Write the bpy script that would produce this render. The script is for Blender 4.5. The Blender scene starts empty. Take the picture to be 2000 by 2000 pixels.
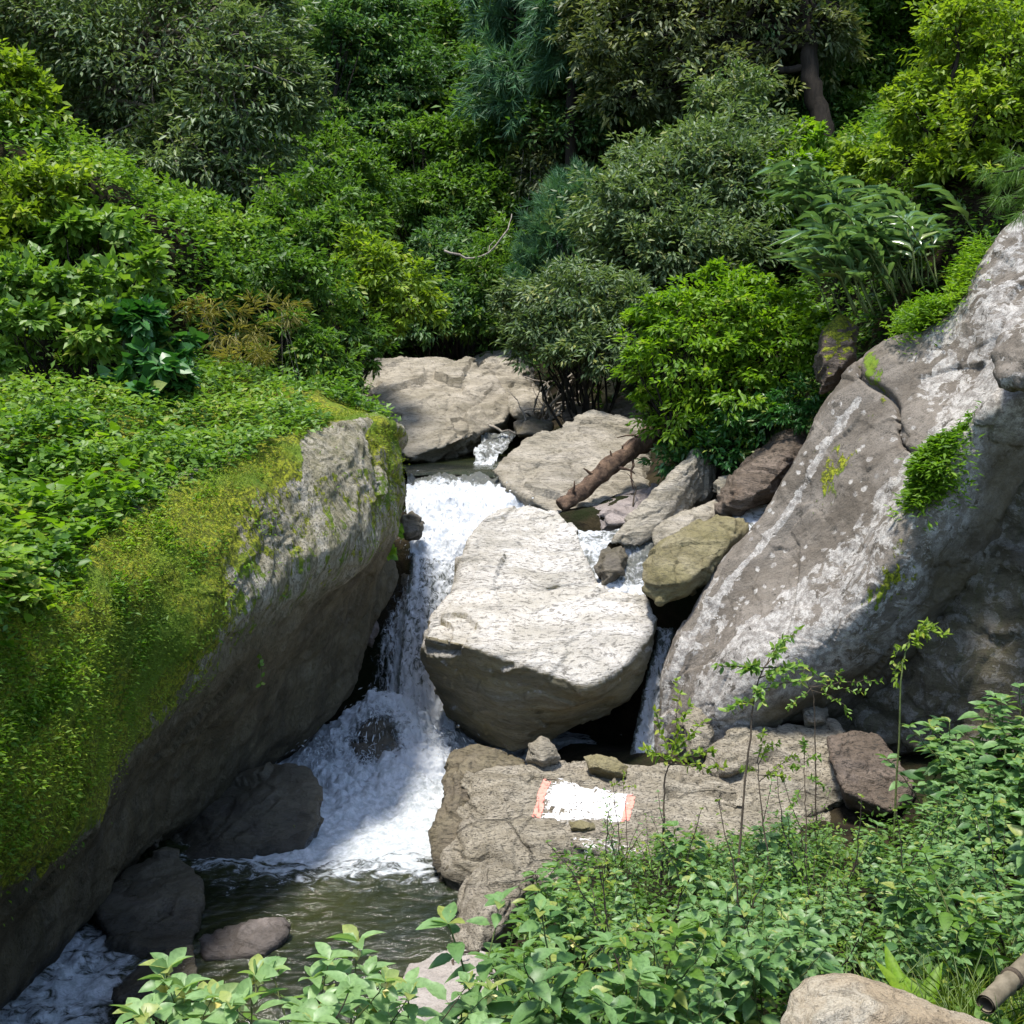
import bpy, bmesh, math, time
import numpy as np
from mathutils import Vector, Matrix
from mathutils.bvhtree import BVHTree
T0 = time.time()
RNG = np.random.default_rng(7)
scene = bpy.context.scene
COL = scene.collection
R = math.radians
F = 1000 / math.tan(R(25)); PITCH = math.atan(250 / F); EYE = 5.0

# ------------------------------------------------------------------ geometry helpers
def P(px, py, d):
    """point at depth d (metres along the view axis) of the photo position (px, py)"""
    u = (1000 - py) / F * d
    return np.array([(px - 1000) / F * d, d * math.cos(PITCH) + u * math.sin(PITCH),
                     EYE - d * math.sin(PITCH) + u * math.cos(PITCH)])
def PP(*pts): return np.array([P(*p) for p in pts])
def nrm(a): return a / np.maximum(np.linalg.norm(a, axis=-1, keepdims=True), 1e-9)
def smooth(a, b, x):
    t = np.clip((x - a) / (b - a), 0, 1); return t * t * (3 - 2 * t)

_perm = np.random.default_rng(3).permutation(256); _perm = np.concatenate([_perm, _perm, _perm])
_grad = nrm(np.random.default_rng(4).normal(size=(256, 3)))
def pn(p):
    p = np.asarray(p, float); i = np.floor(p).astype(int); f = p - i; i &= 255
    u = f * f * f * (f * (f * 6 - 15) + 10)
    r = 0
    for dx in (0, 1):
        for dy in (0, 1):
            for dz in (0, 1):
                h = _perm[_perm[_perm[(i[:, 0] + dx) & 255] + ((i[:, 1] + dy) & 255)] + ((i[:, 2] + dz) & 255)]
                g = _grad[h]
                d = (g * (f - np.array([dx, dy, dz]))).sum(1)
                w = (u[:, 0] if dx else 1 - u[:, 0]) * (u[:, 1] if dy else 1 - u[:, 1]) * (u[:, 2] if dz else 1 - u[:, 2])
                r = r + w * d
    return r * 1.6
def fbm(p, o=4, ridged=False):
    a, s, r = 1.0, 1.0, 0
    for k in range(o):
        n = pn(p * s + 17.3 * k)
        if ridged: n = 1 - 2 * np.abs(n)
        r = r + a * n; a *= .5; s *= 2.03
    return r
def facet(p, seed):
    """piecewise planar offsets over jittered cells: broken, stepped rock faces"""
    i = np.floor(p).astype(int); best = np.full(len(p), 1e9); val = np.zeros(len(p))
    rg = np.random.default_rng(seed); tab = rg.random((512, 3)); nv = rg.normal(size=(512, 3)); of = rg.normal(size=512)
    for dx in (-1, 0, 1):
        for dy in (-1, 0, 1):
            for dz in (-1, 0, 1):
                c = i + np.array([dx, dy, dz]); cc = c & 255
                h = _perm[_perm[_perm[cc[:, 0]] + cc[:, 1]] + cc[:, 2]]
                ctr = c + tab[h]; q = p - ctr; d = (q * q).sum(1)
                m = d < best
                best[m] = d[m]; val[m] = ((q * nv[h]).sum(1) * .55 + of[h] * .35)[m]
    return val

def mk_mesh(name, V, faces, mat=None, smooth_=True, attrs=None):
    V = np.asarray(V, float)
    if isinstance(faces, np.ndarray): faces = [faces]
    faces = [np.asarray(f, int) for f in faces if len(f)]
    m = bpy.data.meshes.new(name)
    m.vertices.add(len(V)); m.vertices.foreach_set('co', V.astype(np.float32).ravel())
    nl = sum(f.size for f in faces); npol = sum(len(f) for f in faces)
    m.loops.add(nl); m.loops.foreach_set('vertex_index', np.concatenate([f.ravel() for f in faces]).astype(np.int32))
    m.polygons.add(npol)
    sizes = np.concatenate([np.full(len(f), f.shape[1]) for f in faces])
    m.polygons.foreach_set('loop_start', (np.cumsum(sizes) - sizes).astype(np.int32))
    m.update(calc_edges=True); m.validate()
    if smooth_: m.polygons.foreach_set('use_smooth', np.ones(len(m.polygons), bool))
    for k, v in (attrs or {}).items():
        dom = 'POINT' if len(v) == len(V) else 'FACE'
        at = m.attributes.new(k, 'FLOAT', dom); at.data.foreach_set('value', np.asarray(v, np.float32))
    if mat: m.materials.append(mat)
    return m
def link(name, mesh, loc=(0, 0, 0), parent=None):
    o = bpy.data.objects.new(name, mesh); COL.objects.link(o); o.location = loc
    if parent: o.parent = parent
    return o
def tag(o, label=None, cat=None, group=None, kind=None):
    if label: o['label'] = label
    if cat: o['category'] = cat
    if group: o['group'] = group
    if kind: o['kind'] = kind
    return o
def thing(name, V, faces, mat, label, cat, group=None, kind=None, smooth_=True, attrs=None, base=None):
    V = np.asarray(V, float)
    if base is None: base = np.array([V[:, 0].mean(), V[:, 1].mean(), V[:, 2].min()])
    o = link(name, mk_mesh(name, V - base, faces, mat, smooth_, attrs), base)
    return tag(o, label, cat, group, kind)
def empty(name, loc, label, cat, group=None):
    o = bpy.data.objects.new(name, None); COL.objects.link(o); o.location = loc; o.empty_display_size = .2
    return tag(o, label, cat, group)
def read_mesh(m):
    V = np.empty(len(m.vertices) * 3, np.float32); m.vertices.foreach_get('co', V)
    N = np.empty(len(m.vertices) * 3, np.float32); m.vertex_normals.foreach_get('vector', N)
    return V.reshape(-1, 3).astype(float), N.reshape(-1, 3).astype(float)
def normals_of(V, Q):
    n = np.cross(V[Q[:, 2]] - V[Q[:, 0]], V[Q[:, -1]] - V[Q[:, 1]]); r = np.zeros_like(V)
    for k in range(Q.shape[1]): np.add.at(r, Q[:, k], n)
    return nrm(r)

# ------------------------------------------------------------------ node helper
class NT:
    def __init__(s, name):
        s.m = bpy.data.materials.new(name); s.m.use_nodes = True; s.t = s.m.node_tree; s.t.nodes.clear()
        s.out = s.n('ShaderNodeOutputMaterial')
    def n(s, typ, **kw):
        nd = s.t.nodes.new(typ)
        for k, v in kw.items(): setattr(nd, k, v)
        return nd
    def l(s, a, b): s.t.links.new(a, b)
    def put(s, sock, v):
        if isinstance(v, bpy.types.NodeSocket): s.l(v, sock)
        elif v is not None:
            if sock.type == 'RGBA' and len(v) == 3: v = (*v, 1)
            sock.default_value = v
    def coord(s, which='Object'): return s.n('ShaderNodeTexCoord').outputs[which]
    def mapping(s, vec, scale=(1, 1, 1), rot=(0, 0, 0)):
        q = s.n('ShaderNodeMapping'); s.l(vec, q.inputs[0]); q.inputs['Scale'].default_value = scale; q.inputs['Rotation'].default_value = rot
        return q.outputs[0]
    def noise(s, vec, scale, detail=4, rough=.55, dist=0, color=False):
        q = s.n('ShaderNodeTexNoise'); s.l(vec, q.inputs['Vector'])
        q.inputs['Scale'].default_value = scale; q.inputs['Detail'].default_value = detail
        q.inputs['Roughness'].default_value = rough; q.inputs['Distortion'].default_value = dist
        return q.outputs['Color' if color else 'Fac']
    def voro(s, vec, scale, feat='F1', out='Distance', rnd=1):
        q = s.n('ShaderNodeTexVoronoi', feature=feat); s.l(vec, q.inputs['Vector']); q.inputs['Scale'].default_value = scale
        q.inputs['Randomness'].default_value = rnd
        return q.outputs[out]
    def step(s, v, a, b):
        q = s.n('ShaderNodeMapRange', interpolation_type='SMOOTHSTEP'); s.put(q.inputs[0], v)
        q.inputs[1].default_value = a; q.inputs[2].default_value = b
        return q.outputs[0]
    def rng(s, v, a, b, c, d):
        q = s.n('ShaderNodeMapRange'); s.put(q.inputs[0], v)
        for k, x in zip((1, 2, 3, 4), (a, b, c, d)): q.inputs[k].default_value = x
        return q.outputs[0]
    def math(s, op, a, b=0.0):
        q = s.n('ShaderNodeMath', operation=op); s.put(q.inputs[0], a); s.put(q.inputs[1], b); return q.outputs[0]
    def mix(s, f, a, b):
        q = s.n('ShaderNodeMix', data_type='RGBA'); s.put(q.inputs[0], f); s.put(q.inputs[6], a); s.put(q.inputs[7], b); return q.outputs[2]
    def attr(s, name, out='Fac'): return s.n('ShaderNodeAttribute', attribute_name=name).outputs[out]
    def bump(s, h, strength, dist, normal=None):
        q = s.n('ShaderNodeBump'); s.put(q.inputs['Height'], h); q.inputs['Strength'].default_value = strength
        q.inputs['Distance'].default_value = dist
        if normal: s.l(normal, q.inputs['Normal'])
        return q.outputs[0]
    def bsdf(s, color, rough=.8, spec=.3, normal=None, **kw):
        q = s.n('ShaderNodeBsdfPrincipled'); s.put(q.inputs['Base Color'], color); s.put(q.inputs['Roughness'], rough)
        s.put(q.inputs['Specular IOR Level'], spec)
        if normal: s.l(normal, q.inputs['Normal'])
        for k, v in kw.items(): s.put(q.inputs[k], v)
        return q.outputs[0]
    def done(s, sh): s.l(sh, s.out.inputs[0]); return s.m

def rock_mat(name, pale=(.46, .43, .39), mid=(.30, .275, .235), dark=(.06, .053, .042), strata=(0, 0, 0), stretch=(.45, .45, 3.2),
             olive=.0, moss=.0, lichen=.0, fleck=.5, rough=.85, spec=.25, bump=1.0, rust=.0, streak=.0, wet=.0, cracks=.0, stain_shade_cols=((.055, .042, .022), (.125, .10, .055))):
    """weathered gneiss: bands along 'strata', dark flecks, stains of algae, painted underside shade, lichen discs, moss where the mesh says so"""
    t = NT(name); c = t.coord()
    w = t.noise(c, .9, 3, color=True)
    q = t.n('ShaderNodeVectorMath', operation='MULTIPLY_ADD'); t.l(w, q.inputs[0]); q.inputs[1].default_value = (.35, .35, .35); t.l(c, q.inputs[2])
    cw = q.outputs[0]
    sc = t.mapping(cw, stretch, strata)
    band = t.noise(sc, 2.2, 8, .65); fine = t.noise(sc, 9, 6, .7)
    big = t.noise(c, .7, 5, .6, .4)
    col = t.mix(t.step(band, .36, .66), mid, pale)
    col = t.mix(t.math('MULTIPLY', t.step(big, .48, .7), .55), col, [x * .72 for x in pale])
    col = t.mix(t.math('MULTIPLY', t.step(fine, .52, .68), .5 * fleck), col, mid)
    if rust: col = t.mix(t.math('MULTIPLY', t.step(t.noise(c, 1.3, 5, .6), .5, .66), rust), col, (.26, .15, .075))
    if olive: col = t.mix(t.math('MULTIPLY', t.step(t.noise(c, .9, 6, .65, .5), .33, .55), olive), col, (.155, .135, .055))
    if streak:   # vertical run-off streaks
        st = t.noise(t.mapping(cw, (7, 7, .55)), 1.6, 5, .65)
        col = t.mix(t.math('MULTIPLY', t.step(st, .47, .6), streak), col, (.075, .075, .028))
    fl = t.noise(sc, 26, 5, .65)
    fmask = t.math('MULTIPLY', t.step(fl, .54, .62), fleck)
    col = t.mix(fmask, col, dark)
    pit = t.math('MULTIPLY', t.step(t.noise(c, 5.5, 5, .7), .62, .7), min(1, fleck * 1.1))
    col = t.mix(pit, col, dark)
    if lichen:
        lv = t.voro(t.mapping(cw, (1, 1, 1)), 6.5); ln = t.noise(c, 14, 3); area = t.step(t.noise(c, .8, 4, .6), .40, .58)
        zone = t.attr('crust')                               # crusted zones, smooth brown bands between them
        lm = t.math('MULTIPLY', t.step(t.math('ADD', lv, t.math('MULTIPLY', ln, .5)), .52, .44), t.math('MULTIPLY', t.step(t.noise(c, 1.1, 4, .6), .48, .56), lichen))
        crust = t.noise(t.mapping(cw, (1, 1, 1)), 4.2, 9, .72, .6)
        lm2 = t.math('MULTIPLY', t.step(t.math('ADD', crust, t.math('MULTIPLY', t.math('SUBTRACT', zone, .5), .72)), .55, .58), lichen)
        col = t.mix(t.math('MAXIMUM', lm, lm2), col, t.mix(t.step(t.noise(c, 11, 6, .75), .4, .6), (.20, .182, .16), (.40, .38, .345)))
        pt = t.step(t.noise(c, 4.3, 7, .75, .3), .59, .62); col = t.mix(t.math('MULTIPLY', pt, lichen), col, (.07, .062, .05))
    wt = t.math('MULTIPLY', t.attr('stain_shade'), t.rng(t.noise(c, 2.2, 5, .65), .3, .7, .75, 1))
    stc = t.mix(t.step(t.noise(t.mapping(cw, stretch, strata), 1.5, 5, .6), .35, .65), *stain_shade_cols)
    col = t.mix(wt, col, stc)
    gr = t.noise(c, 75, 3, .7); col = t.mix(t.math('MULTIPLY', t.step(gr, .55, .30), .55), col, [x * .4 for x in mid])
    crk = None
    if cracks:
        ce = t.voro(t.mapping(cw, (.8, .8, 2.6), strata), 1.15, 'DISTANCE_TO_EDGE'); crk = t.math('MULTIPLY', t.step(ce, .022, .006), t.step(t.noise(c, 1.1, 3), .42, .56))
        col = t.mix(t.math('MULTIPLY', crk, cracks), col, [x * .5 for x in dark])
    at = t.attr('moss'); mn = t.noise(c, 5, 6, .7); mst = t.noise(t.mapping(cw, (9, 9, 2.4)), 1.3, 5, .7)
    mm = t.step(t.math('ADD', t.math('MULTIPLY', at, 1.35), t.math('MULTIPLY', t.math('SUBTRACT', t.math('ADD', mn, mst), 1.0), 1.6)), .46, .62)
    mcol = t.mix(t.step(t.noise(c, 26, 4, .7), .42, .6), (.085, .10, .010), (.30, .32, .018))
    mcol = t.mix(t.step(t.noise(c, 1.6, 3), .45, .62), mcol, (.12, .19, .014))
    col = t.mix(mm, col, mcol)
    b1 = t.bump(t.math('ADD', fine, t.math('MULTIPLY', band, .8)), .55 * bump, .05)
    h2 = t.math('SUBTRACT', t.noise(c, 38, 6, .75), t.math('MULTIPLY', t.math('MAXIMUM', fmask, pit), .55))
    if crk is not None: h2 = t.math('SUBTRACT', h2, t.math('MULTIPLY', crk, 1.5))
    b2 = t.bump(h2, .8 * bump, .025, b1)
    b3 = t.bump(t.math('MULTIPLY', mm, t.noise(c, 34, 4, .8)), .8, .03, b2)
    pz = t.n('ShaderNodeSeparateXYZ'); t.l(t.n('ShaderNodeNewGeometry').outputs['Position'], pz.inputs[0])
    wl = t.step(t.math('ADD', pz.outputs['Z'], t.math('MULTIPLY', t.noise(c, 2.5, 4, .6), .35)), .42, .26)     # splash band just above the pool
    col = t.mix(t.math('MULTIPLY', wl, .68), col, (.02, .017, .011))
    rg = rough if not wet else t.math('SUBTRACT', rough, t.math('MULTIPLY', t.step(big, .4, .6), wet))
    rg = t.math('SUBTRACT', rg, t.math('MULTIPLY', wl, .4))
    return t.done(t.bsdf(col, rg, spec, b3))

def leaf_mat(name, c0, c1, trans=.4, rough=.42, spec=.5, tcol=None):
    t = NT(name); a = t.attr('tint')
    col = t.mix(a, c0, c1)
    col = t.mix(t.math('MULTIPLY', t.step(a, .90, .99), .6), col, (.32, .30, .05))
    col = t.mix(t.math('MULTIPLY', t.step(t.noise(t.coord(), 60, 4, .65), .42, .7), .5), col, [x * .4 for x in c0])
    p = t.bsdf(col, rough, spec)
    q = t.n('ShaderNodeBsdfTranslucent')
    tc = t.mix(.5, col, tcol) if tcol else t.mix(a, [c0[0] * 1.25, c0[1] * 1.3, c0[2] * .6], [c1[0] * 1.25, c1[1] * 1.3, c1[2] * .6])
    t.l(tc, q.inputs[0])
    mx = t.n('ShaderNodeMixShader'); mx.inputs[0].default_value = trans; t.l(p, mx.inputs[1]); t.l(q.outputs[0], mx.inputs[2])
    return t.done(mx.outputs[0])
def plain_mat(name, c0, c1, scale=6, rough=.85, bump=.5, stretch=(1, 1, 1), dist=.03):
    t = NT(name); c = t.mapping(t.coord(), stretch); n = t.noise(c, scale, 6, .65)
    return t.done(t.bsdf(t.mix(t.step(n, .3, .7), c0, c1), rough, .25, t.bump(t.noise(c, scale * 2.5, 6, .7), bump, dist)))

# ------------------------------------------------------------------ rocks
def remeshed(hulls, voxel, iters=3):
    bm = bmesh.new()
    for h in hulls:
        vs = [bm.verts.new(p) for p in h]
        r = bmesh.ops.convex_hull(bm, input=vs)
        junk = [g for g in r['geom_interior'] + r['geom_unused'] if isinstance(g, bmesh.types.BMVert) and g.is_valid]
        bmesh.ops.delete(bm, geom=list(set(junk)), context='VERTS')
    me = bpy.data.meshes.new('hull'); bm.to_mesh(me); bm.free()
    o = bpy.data.objects.new('hull', me); COL.objects.link(o)
    md = o.modifiers.new('r', 'REMESH'); md.mode = 'VOXEL'; md.voxel_size = voxel
    sm = o.modifiers.new('s', 'SMOOTH'); sm.iterations = iters; sm.factor = .5
    dg = bpy.context.evaluated_depsgraph_get()
    m = bpy.data.meshes.new_from_object(o.evaluated_get(dg))
    V, N = read_mesh(m)
    Q = np.empty(len(m.loops), np.int32); m.loops.foreach_get('vertex_index', Q)
    sz = np.empty(len(m.polygons), np.int32); m.polygons.foreach_get('loop_total', sz)
    faces = Q.reshape(-1, 4) if (sz == 4).all() else None
    if faces is None:
        m.calc_loop_triangles(); faces = np.empty(len(m.loop_triangles) * 3, np.int32); m.loop_triangles.foreach_get('vertices', faces); faces = faces.reshape(-1, 3)
    bpy.data.objects.remove(o); bpy.data.meshes.remove(me); bpy.data.meshes.remove(m)
    return V, N, faces
def euler(r): return np.array(Matrix.Rotation(r[2], 3, 'Z') @ Matrix.Rotation(r[1], 3, 'Y') @ Matrix.Rotation(r[0], 3, 'X'))
def roughen(V, N, seed, amp=.05, f=1.2, strata=(0, 0, 0), sa=.03, sf=3.5, fa=.05, ff=1.3, fine=.008):
    E = euler(strata); L = V @ E
    d = amp * fbm(V * f + seed * 7.7, 4)
    w = L + .12 * np.stack([pn(V * 1.7 + 5), pn(V * 1.7 + 9), pn(V * 1.7 + 13)], 1)
    d += sa * fbm(w * np.array([.5, .5, sf]) + seed, 4, True)
    d += fa * facet(w * np.array([ff, ff, ff * 1.8]) + seed * 3.1, seed) + fa * .5 * facet(w * np.array([ff, ff, ff * 1.8]) * 2.3 + seed, seed + 1)
    d += fine * fbm(V * 11, 3)
    return V + N * d[:, None]
ROCKS = {}
def rock(name, label, hulls, voxel, mat, seed=1, moss=None, stain_shade=None, it=3, cat='boulder', group=None, **kw):
    V, N, Q = remeshed(hulls, voxel, it)
    V = roughen(V, N, seed, **kw)
    N2 = normals_of(V, Q)
    if moss: m = moss(V, N2)
    else: m = np.zeros(len(V))
    o = thing(name, V, Q, mat, label, cat, group, attrs={'moss': m, 'crust': np.full(len(V), .55), 'stain_shade': stain_shade(V, N2) if stain_shade else np.zeros(len(V))})
    ROCKS[o.name] = (V, N2, Q)
    return o
def stone_pts(outline, t, bulge=.62, lift=0):
    """outline of (px, py, d): rounded body of thickness t metres behind and before it"""
    A = PP(*outline); c = A.mean(0); v = nrm(c - np.array([0, 0, EYE]))
    return np.concatenate([A, c + (A - c) * bulge - v * t * .5 + np.array([0, 0, lift]), c + (A - c) * .8 + v * t * .5 - np.array([0, 0, .1])])

M_boul = rock_mat('gneiss pale', pale=(.56, .53, .49), mid=(.36, .335, .29), stain_shade_cols=((.10, .083, .03), (.22, .18, .075)), olive=.15, strata=(R(8), R(-8), 0), fleck=.65)
M_plat = rock_mat('gneiss tan', pale=(.42, .375, .30), mid=(.26, .225, .17), strata=(R(4), R(2), 0), stretch=(.6, 2.0, 4.5), olive=.22, fleck=.85, bump=1.3, cracks=.35)
M_back = rock_mat('gneiss buff', pale=(.36, .325, .27), mid=(.22, .195, .15), strata=(R(-25), R(15), 0), olive=.12, fleck=.55)
M_oliv = rock_mat('gneiss olive', pale=(.25, .22, .14), mid=(.14, .12, .065), olive=.6, strata=(R(20), R(-35), 0), fleck=.5)
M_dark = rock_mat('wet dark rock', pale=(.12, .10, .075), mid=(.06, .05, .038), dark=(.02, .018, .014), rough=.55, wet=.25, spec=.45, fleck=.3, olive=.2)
M_wetb = rock_mat('wet brown rock', pale=(.20, .165, .115), mid=(.10, .08, .055), dark=(.03, .025, .018), rough=.6, wet=.2, spec=.4, fleck=.5, olive=.3, bump=1.3)
M_brown = rock_mat('brown rock', pale=(.21, .165, .13), mid=(.115, .088, .065), strata=(R(15), R(30), 0), fleck=.75, bump=1.4, rust=.25)
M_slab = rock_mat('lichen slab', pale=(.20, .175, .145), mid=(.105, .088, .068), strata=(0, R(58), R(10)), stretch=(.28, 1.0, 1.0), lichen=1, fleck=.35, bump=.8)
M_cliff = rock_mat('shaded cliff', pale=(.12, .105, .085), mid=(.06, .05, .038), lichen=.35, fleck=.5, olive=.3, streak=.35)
M_mega = rock_mat('mossy boulder', pale=(.52, .475, .40), mid=(.30, .27, .19), dark=(.06, .055, .025), streak=.6, fleck=.7, olive=.45, bump=1.3, stretch=(2.2, 2.2, .7))
M_pink = rock_mat('pink grey stone', pale=(.30, .26, .24), mid=(.19, .16, .145), fleck=.35)
M_sand = rock_mat('pale smooth stone', pale=(.34, .305, .275), mid=(.27, .24, .21), fleck=.22, bump=.6)

# ---- the giant mossy boulder on the left and the leaning slab on the right: closed lofts through measured sections
def catmull(A, n, closed=False):
    k = len(A)
    if closed: t = np.arange(n) / n * k
    else: t = np.linspace(0, k - 1, n)
    i = np.minimum(np.floor(t).astype(int), k - 1 if closed else k - 2); f = (t - i)
    f = f.reshape(-1, *([1] * (A.ndim - 1)))
    g = (lambda j: A[j % k]) if closed else (lambda j: A[np.clip(j, 0, k - 1)])
    p0, p1, p2, p3 = g(i - 1), g(i), g(i + 1), g(i + 2)
    return .5 * (2 * p1 + (p2 - p0) * f + (2 * p0 - 5 * p1 + 4 * p2 - p3) * f ** 2 + (3 * p1 - p0 - 3 * p2 + p3) * f ** 3), t
def loft(sections, ns, nc):
    A = np.array(sections)                                  # stations x columns x 3
    B, ts = catmull(A, ns); B = np.swapaxes(B, 0, 1)
    B, tc = catmull(B, nc, True); B = np.swapaxes(B, 0, 1)     # ns x nc x 3
    V = B.reshape(-1, 3)
    i, j = np.meshgrid(np.arange(ns - 1), np.arange(nc), indexing='ij'); j2 = (j + 1) % nc
    Q = np.stack([i * nc + j, i * nc + j2, (i + 1) * nc + j2, (i + 1) * nc + j], -1).reshape(-1, 4)
    c0, c1 = V[:nc].mean(0), V[-nc:].mean(0); a, b = len(V), len(V) + 1
    V = np.concatenate([V, [c0, c1]]); jj = np.arange(nc)
    Tt = np.concatenate([np.stack([jj * 0 + a, (jj + 1) % nc, jj], 1), np.stack([jj * 0 + b, (ns - 1) * nc + jj, (ns - 1) * nc + (jj + 1) % nc], 1)])
    S = np.concatenate([np.repeat(ts, nc), [0, ts[-1]]]); C = np.concatenate([np.tile(tc, ns), [0, 0]])
    N = normals_of(V, Q)
    if ((V - V.mean(0)) * N).sum(1).mean() < 0: Q = Q[:, ::-1]; Tt = Tt[:, ::-1]; N = -N
    N[-2:] = nrm(V[-2:] - V.mean(0))
    return V, N, Q, Tt, S, C
# columns: top edge, upper face, face, lip, underside, base, back-bottom, back-top
def mega_section(top, mid, lip, under, base, back):
    mid = (mid[0], mid[1], mid[2] - .3); lip = (lip[0], lip[1], lip[2] - .6)
    t, m, l, u, b = (P(*q) for q in (top, mid, lip, under, base))
    h = (l - t) * np.array([1, 1, 0]); v = (l - t) * np.array([0, 0, 1])
    m0 = t + h * .52 + v * .16; m = t + h * .86 + v * .52
    back = np.array(back)
    return [t, m0, m, l, u, b, b + back * 1.0 + np.array([0, 0, -.6]), t + back * .9 + np.array([0, 0, .25])]
mega = [
    mega_section((-250, 1060, 7.0), (-300, 1450, 6.0), (-280, 1850, 5.9), (-260, 1960, 6.7), (-230, 2120, 7.6), (-2.6, 1.0, 0)),
    mega_section((30, 1100, 8.8), (10, 1400, 7.7), (0, 1690, 7.6), (0, 1800, 8.4), (0, 1935, 9.3), (-2.6, 1.4, 0)),
    mega_section((190, 1010, 10.0), (180, 1290, 8.9), (170, 1545, 8.7), (180, 1660, 9.6), (150, 1790, 10.4), (-2.6, 1.6, 0)),
    mega_section((320, 930, 11.1), (300, 1180, 10.0), (285, 1365, 9.8), (310, 1490, 10.9), (320, 1620, 12.3), (-2.6, 1.8, 0)),
    mega_section((450, 885, 12.2), (430, 1080, 11.2), (430, 1250, 10.65), (480, 1375, 12.2), (480, 1510, 14.2), (-2.6, 2.0, 0)),
    mega_section((575, 830, 13.4), (600, 970, 12.6), (590, 1140, 12.05), (615, 1235, 13.6), (640, 1410, 15.0), (-2.6, 2.0, 0)),
    mega_section((690, 812, 14.5), (735, 935, 13.8), (715, 1075, 13.3), (715, 1140, 14.5), (690, 1260, 15.8), (-2.6, 1.6, 0)),
    mega_section((755, 822, 15.3), (795, 900, 15.0), (770, 1030, 15.1), (750, 1080, 15.4), (735, 1180, 16.1), (-2.6, 1.2, 0)),
    mega_section((765, 850, 16.2), (790, 925, 16.0), (775, 1010, 16.0), (755, 1060, 16.2), (745, 1140, 16.5), (-2.0, .9, 0)),
]
V, N, Q, Tt, S, C = loft(mega, 330, 420)
MEGA_E = (0, R(-38), R(35))
V = roughen(V, N, 3, amp=.10, f=.8, strata=MEGA_E, sa=.04, sf=2.2, fa=.03, ff=.9, fine=.010)
N = normals_of(V, Q)
def g2(s0, c0, a, b): return np.exp(-((S - s0) / a) ** 2 - ((C - c0) / b) ** 2)
mossw = np.clip(1.1 * g2(3.0, 2.3, .9, .8) + 1.0 * g2(1.6, 2.2, .8, 1.0) + .9 * g2(2.0, 1.4, 1.2, .8) + .7 * g2(.6, 2.2, 1, 1) + .75 * g2(5.4, .1, .7, .5) + .55 * g2(6.6, .8, .6, .5)
                + .75 * g2(4.3, 1.0, .9, .5) + .28 * (C < 3.3) + .18 * g2(6.7, 2, .8, .9), 0, 1)
mossw *= np.where((S > 5.0) & (S < 6.1) & (C > .35) & (C < 1.7), .35, 1) * smooth(3.9, 2.9, C * (C < 6) )
mossw = np.where(C > 6.5, .7, mossw)
o = thing('mossy_boulder', V, [Q, Tt], M_mega, 'giant overhanging boulder on the left, coated in moss and creepers', 'boulder', attrs={'moss': mossw, 'stain_shade': smooth(2.9, 3.5, C + .25 * pn(V * 1.3)) * (C < 6.4)})
MEGA = (V, N, Q, S, C); MOSSW = mossw

def slab_section(ridge, m1, m2, lip, under, back):
    a = [P(*q) for q in (ridge, m1, m2, lip, under, back)]
    return a[:4] + [a[4], (a[4] + a[5]) / 2 + np.array([.9, .6, -.4]), a[5]]
slab = [
    slab_section((2110, 330, 13.6), (2150, 450, 12.9), (2190, 600, 12.2), (2200, 740, 11.7), (2350, 800, 12.8), (2300, 500, 15)),
    slab_section((1945, 480, 13.7), (1965, 590, 13.0), (2000, 700, 12.4), (1985, 800, 11.9), (2150, 900, 13.2), (2080, 560, 15.2)),
    slab_section((1860, 610, 13.9), (1880, 700, 13.2), (1915, 790, 12.5), (1905, 855, 12.1), (2080, 1000, 13.3), (1960, 650, 15.3)),
    slab_section((1700, 690, 14.2), (1745, 800, 13.4), (1805, 885, 12.6), (1850, 960, 12.1), (2000, 1100, 13.5), (1830, 740, 15.6)),
    slab_section((1612, 795, 14.3), (1665, 890, 13.5), (1730, 980, 12.8), (1785, 1060, 12.2), (1920, 1190, 13.7), (1750, 840, 15.7)),
    slab_section((1562, 890, 14.3), (1605, 980, 13.6), (1665, 1070, 12.9), (1735, 1140, 12.3), (1850, 1260, 13.8), (1690, 930, 15.7)),
    slab_section((1500, 1010, 14.3), (1545, 1080, 13.7), (1595, 1150, 13.0), (1670, 1225, 12.5), (1760, 1330, 13.8), (1620, 1050, 15.7)),
    slab_section((1425, 1095, 14.3), (1460, 1150, 13.7), (1510, 1215, 13.1), (1590, 1285, 12.7), (1650, 1390, 13.8), (1540, 1130, 15.7)),
    slab_section((1350, 1205, 14.2), (1390, 1245, 13.7), (1430, 1290, 13.2), (1490, 1340, 12.9), (1540, 1420, 13.6), (1480, 1200, 15.7)),
    slab_section((1303, 1310, 14.1), (1330, 1345, 13.7), (1370, 1380, 13.4), (1420, 1410, 13.2), (1470, 1460, 13.6), (1430, 1280, 15.6)),
    slab_section((1287, 1420, 14.0), (1310, 1440, 13.8), (1340, 1455, 13.6), (1385, 1475, 13.4), (1420, 1500, 13.6), (1400, 1390, 15.2)),
    slab_section((1300, 1490, 13.9), (1320, 1495, 13.8), (1340, 1500, 13.7), (1370, 1510, 13.6), (1390, 1520, 13.7), (1390, 1460, 14.6)),
]
V, N, Q, Tt, S, C = loft(slab, 360, 330)
V = roughen(V, N, 11, amp=.055, f=.7, strata=(0, R(-62), R(10)), sa=.025, sf=2.4, fa=.045, ff=.8, fine=.006)
N = normals_of(V, Q)
crack = np.exp(-((S - 3.05 - .12 * np.sin(C * 5)) / .035) ** 2) * (C < 2.1) * smooth(0, .3, C + .3)
V = V - N * (crack * .16)[:, None]
cn = .22 * pn(np.stack([S * .9, C * 3.2, 0 * S], 1)) + .1 * pn(np.stack([S * 3, C * 9, 0 * S + 3], 1))
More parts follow.
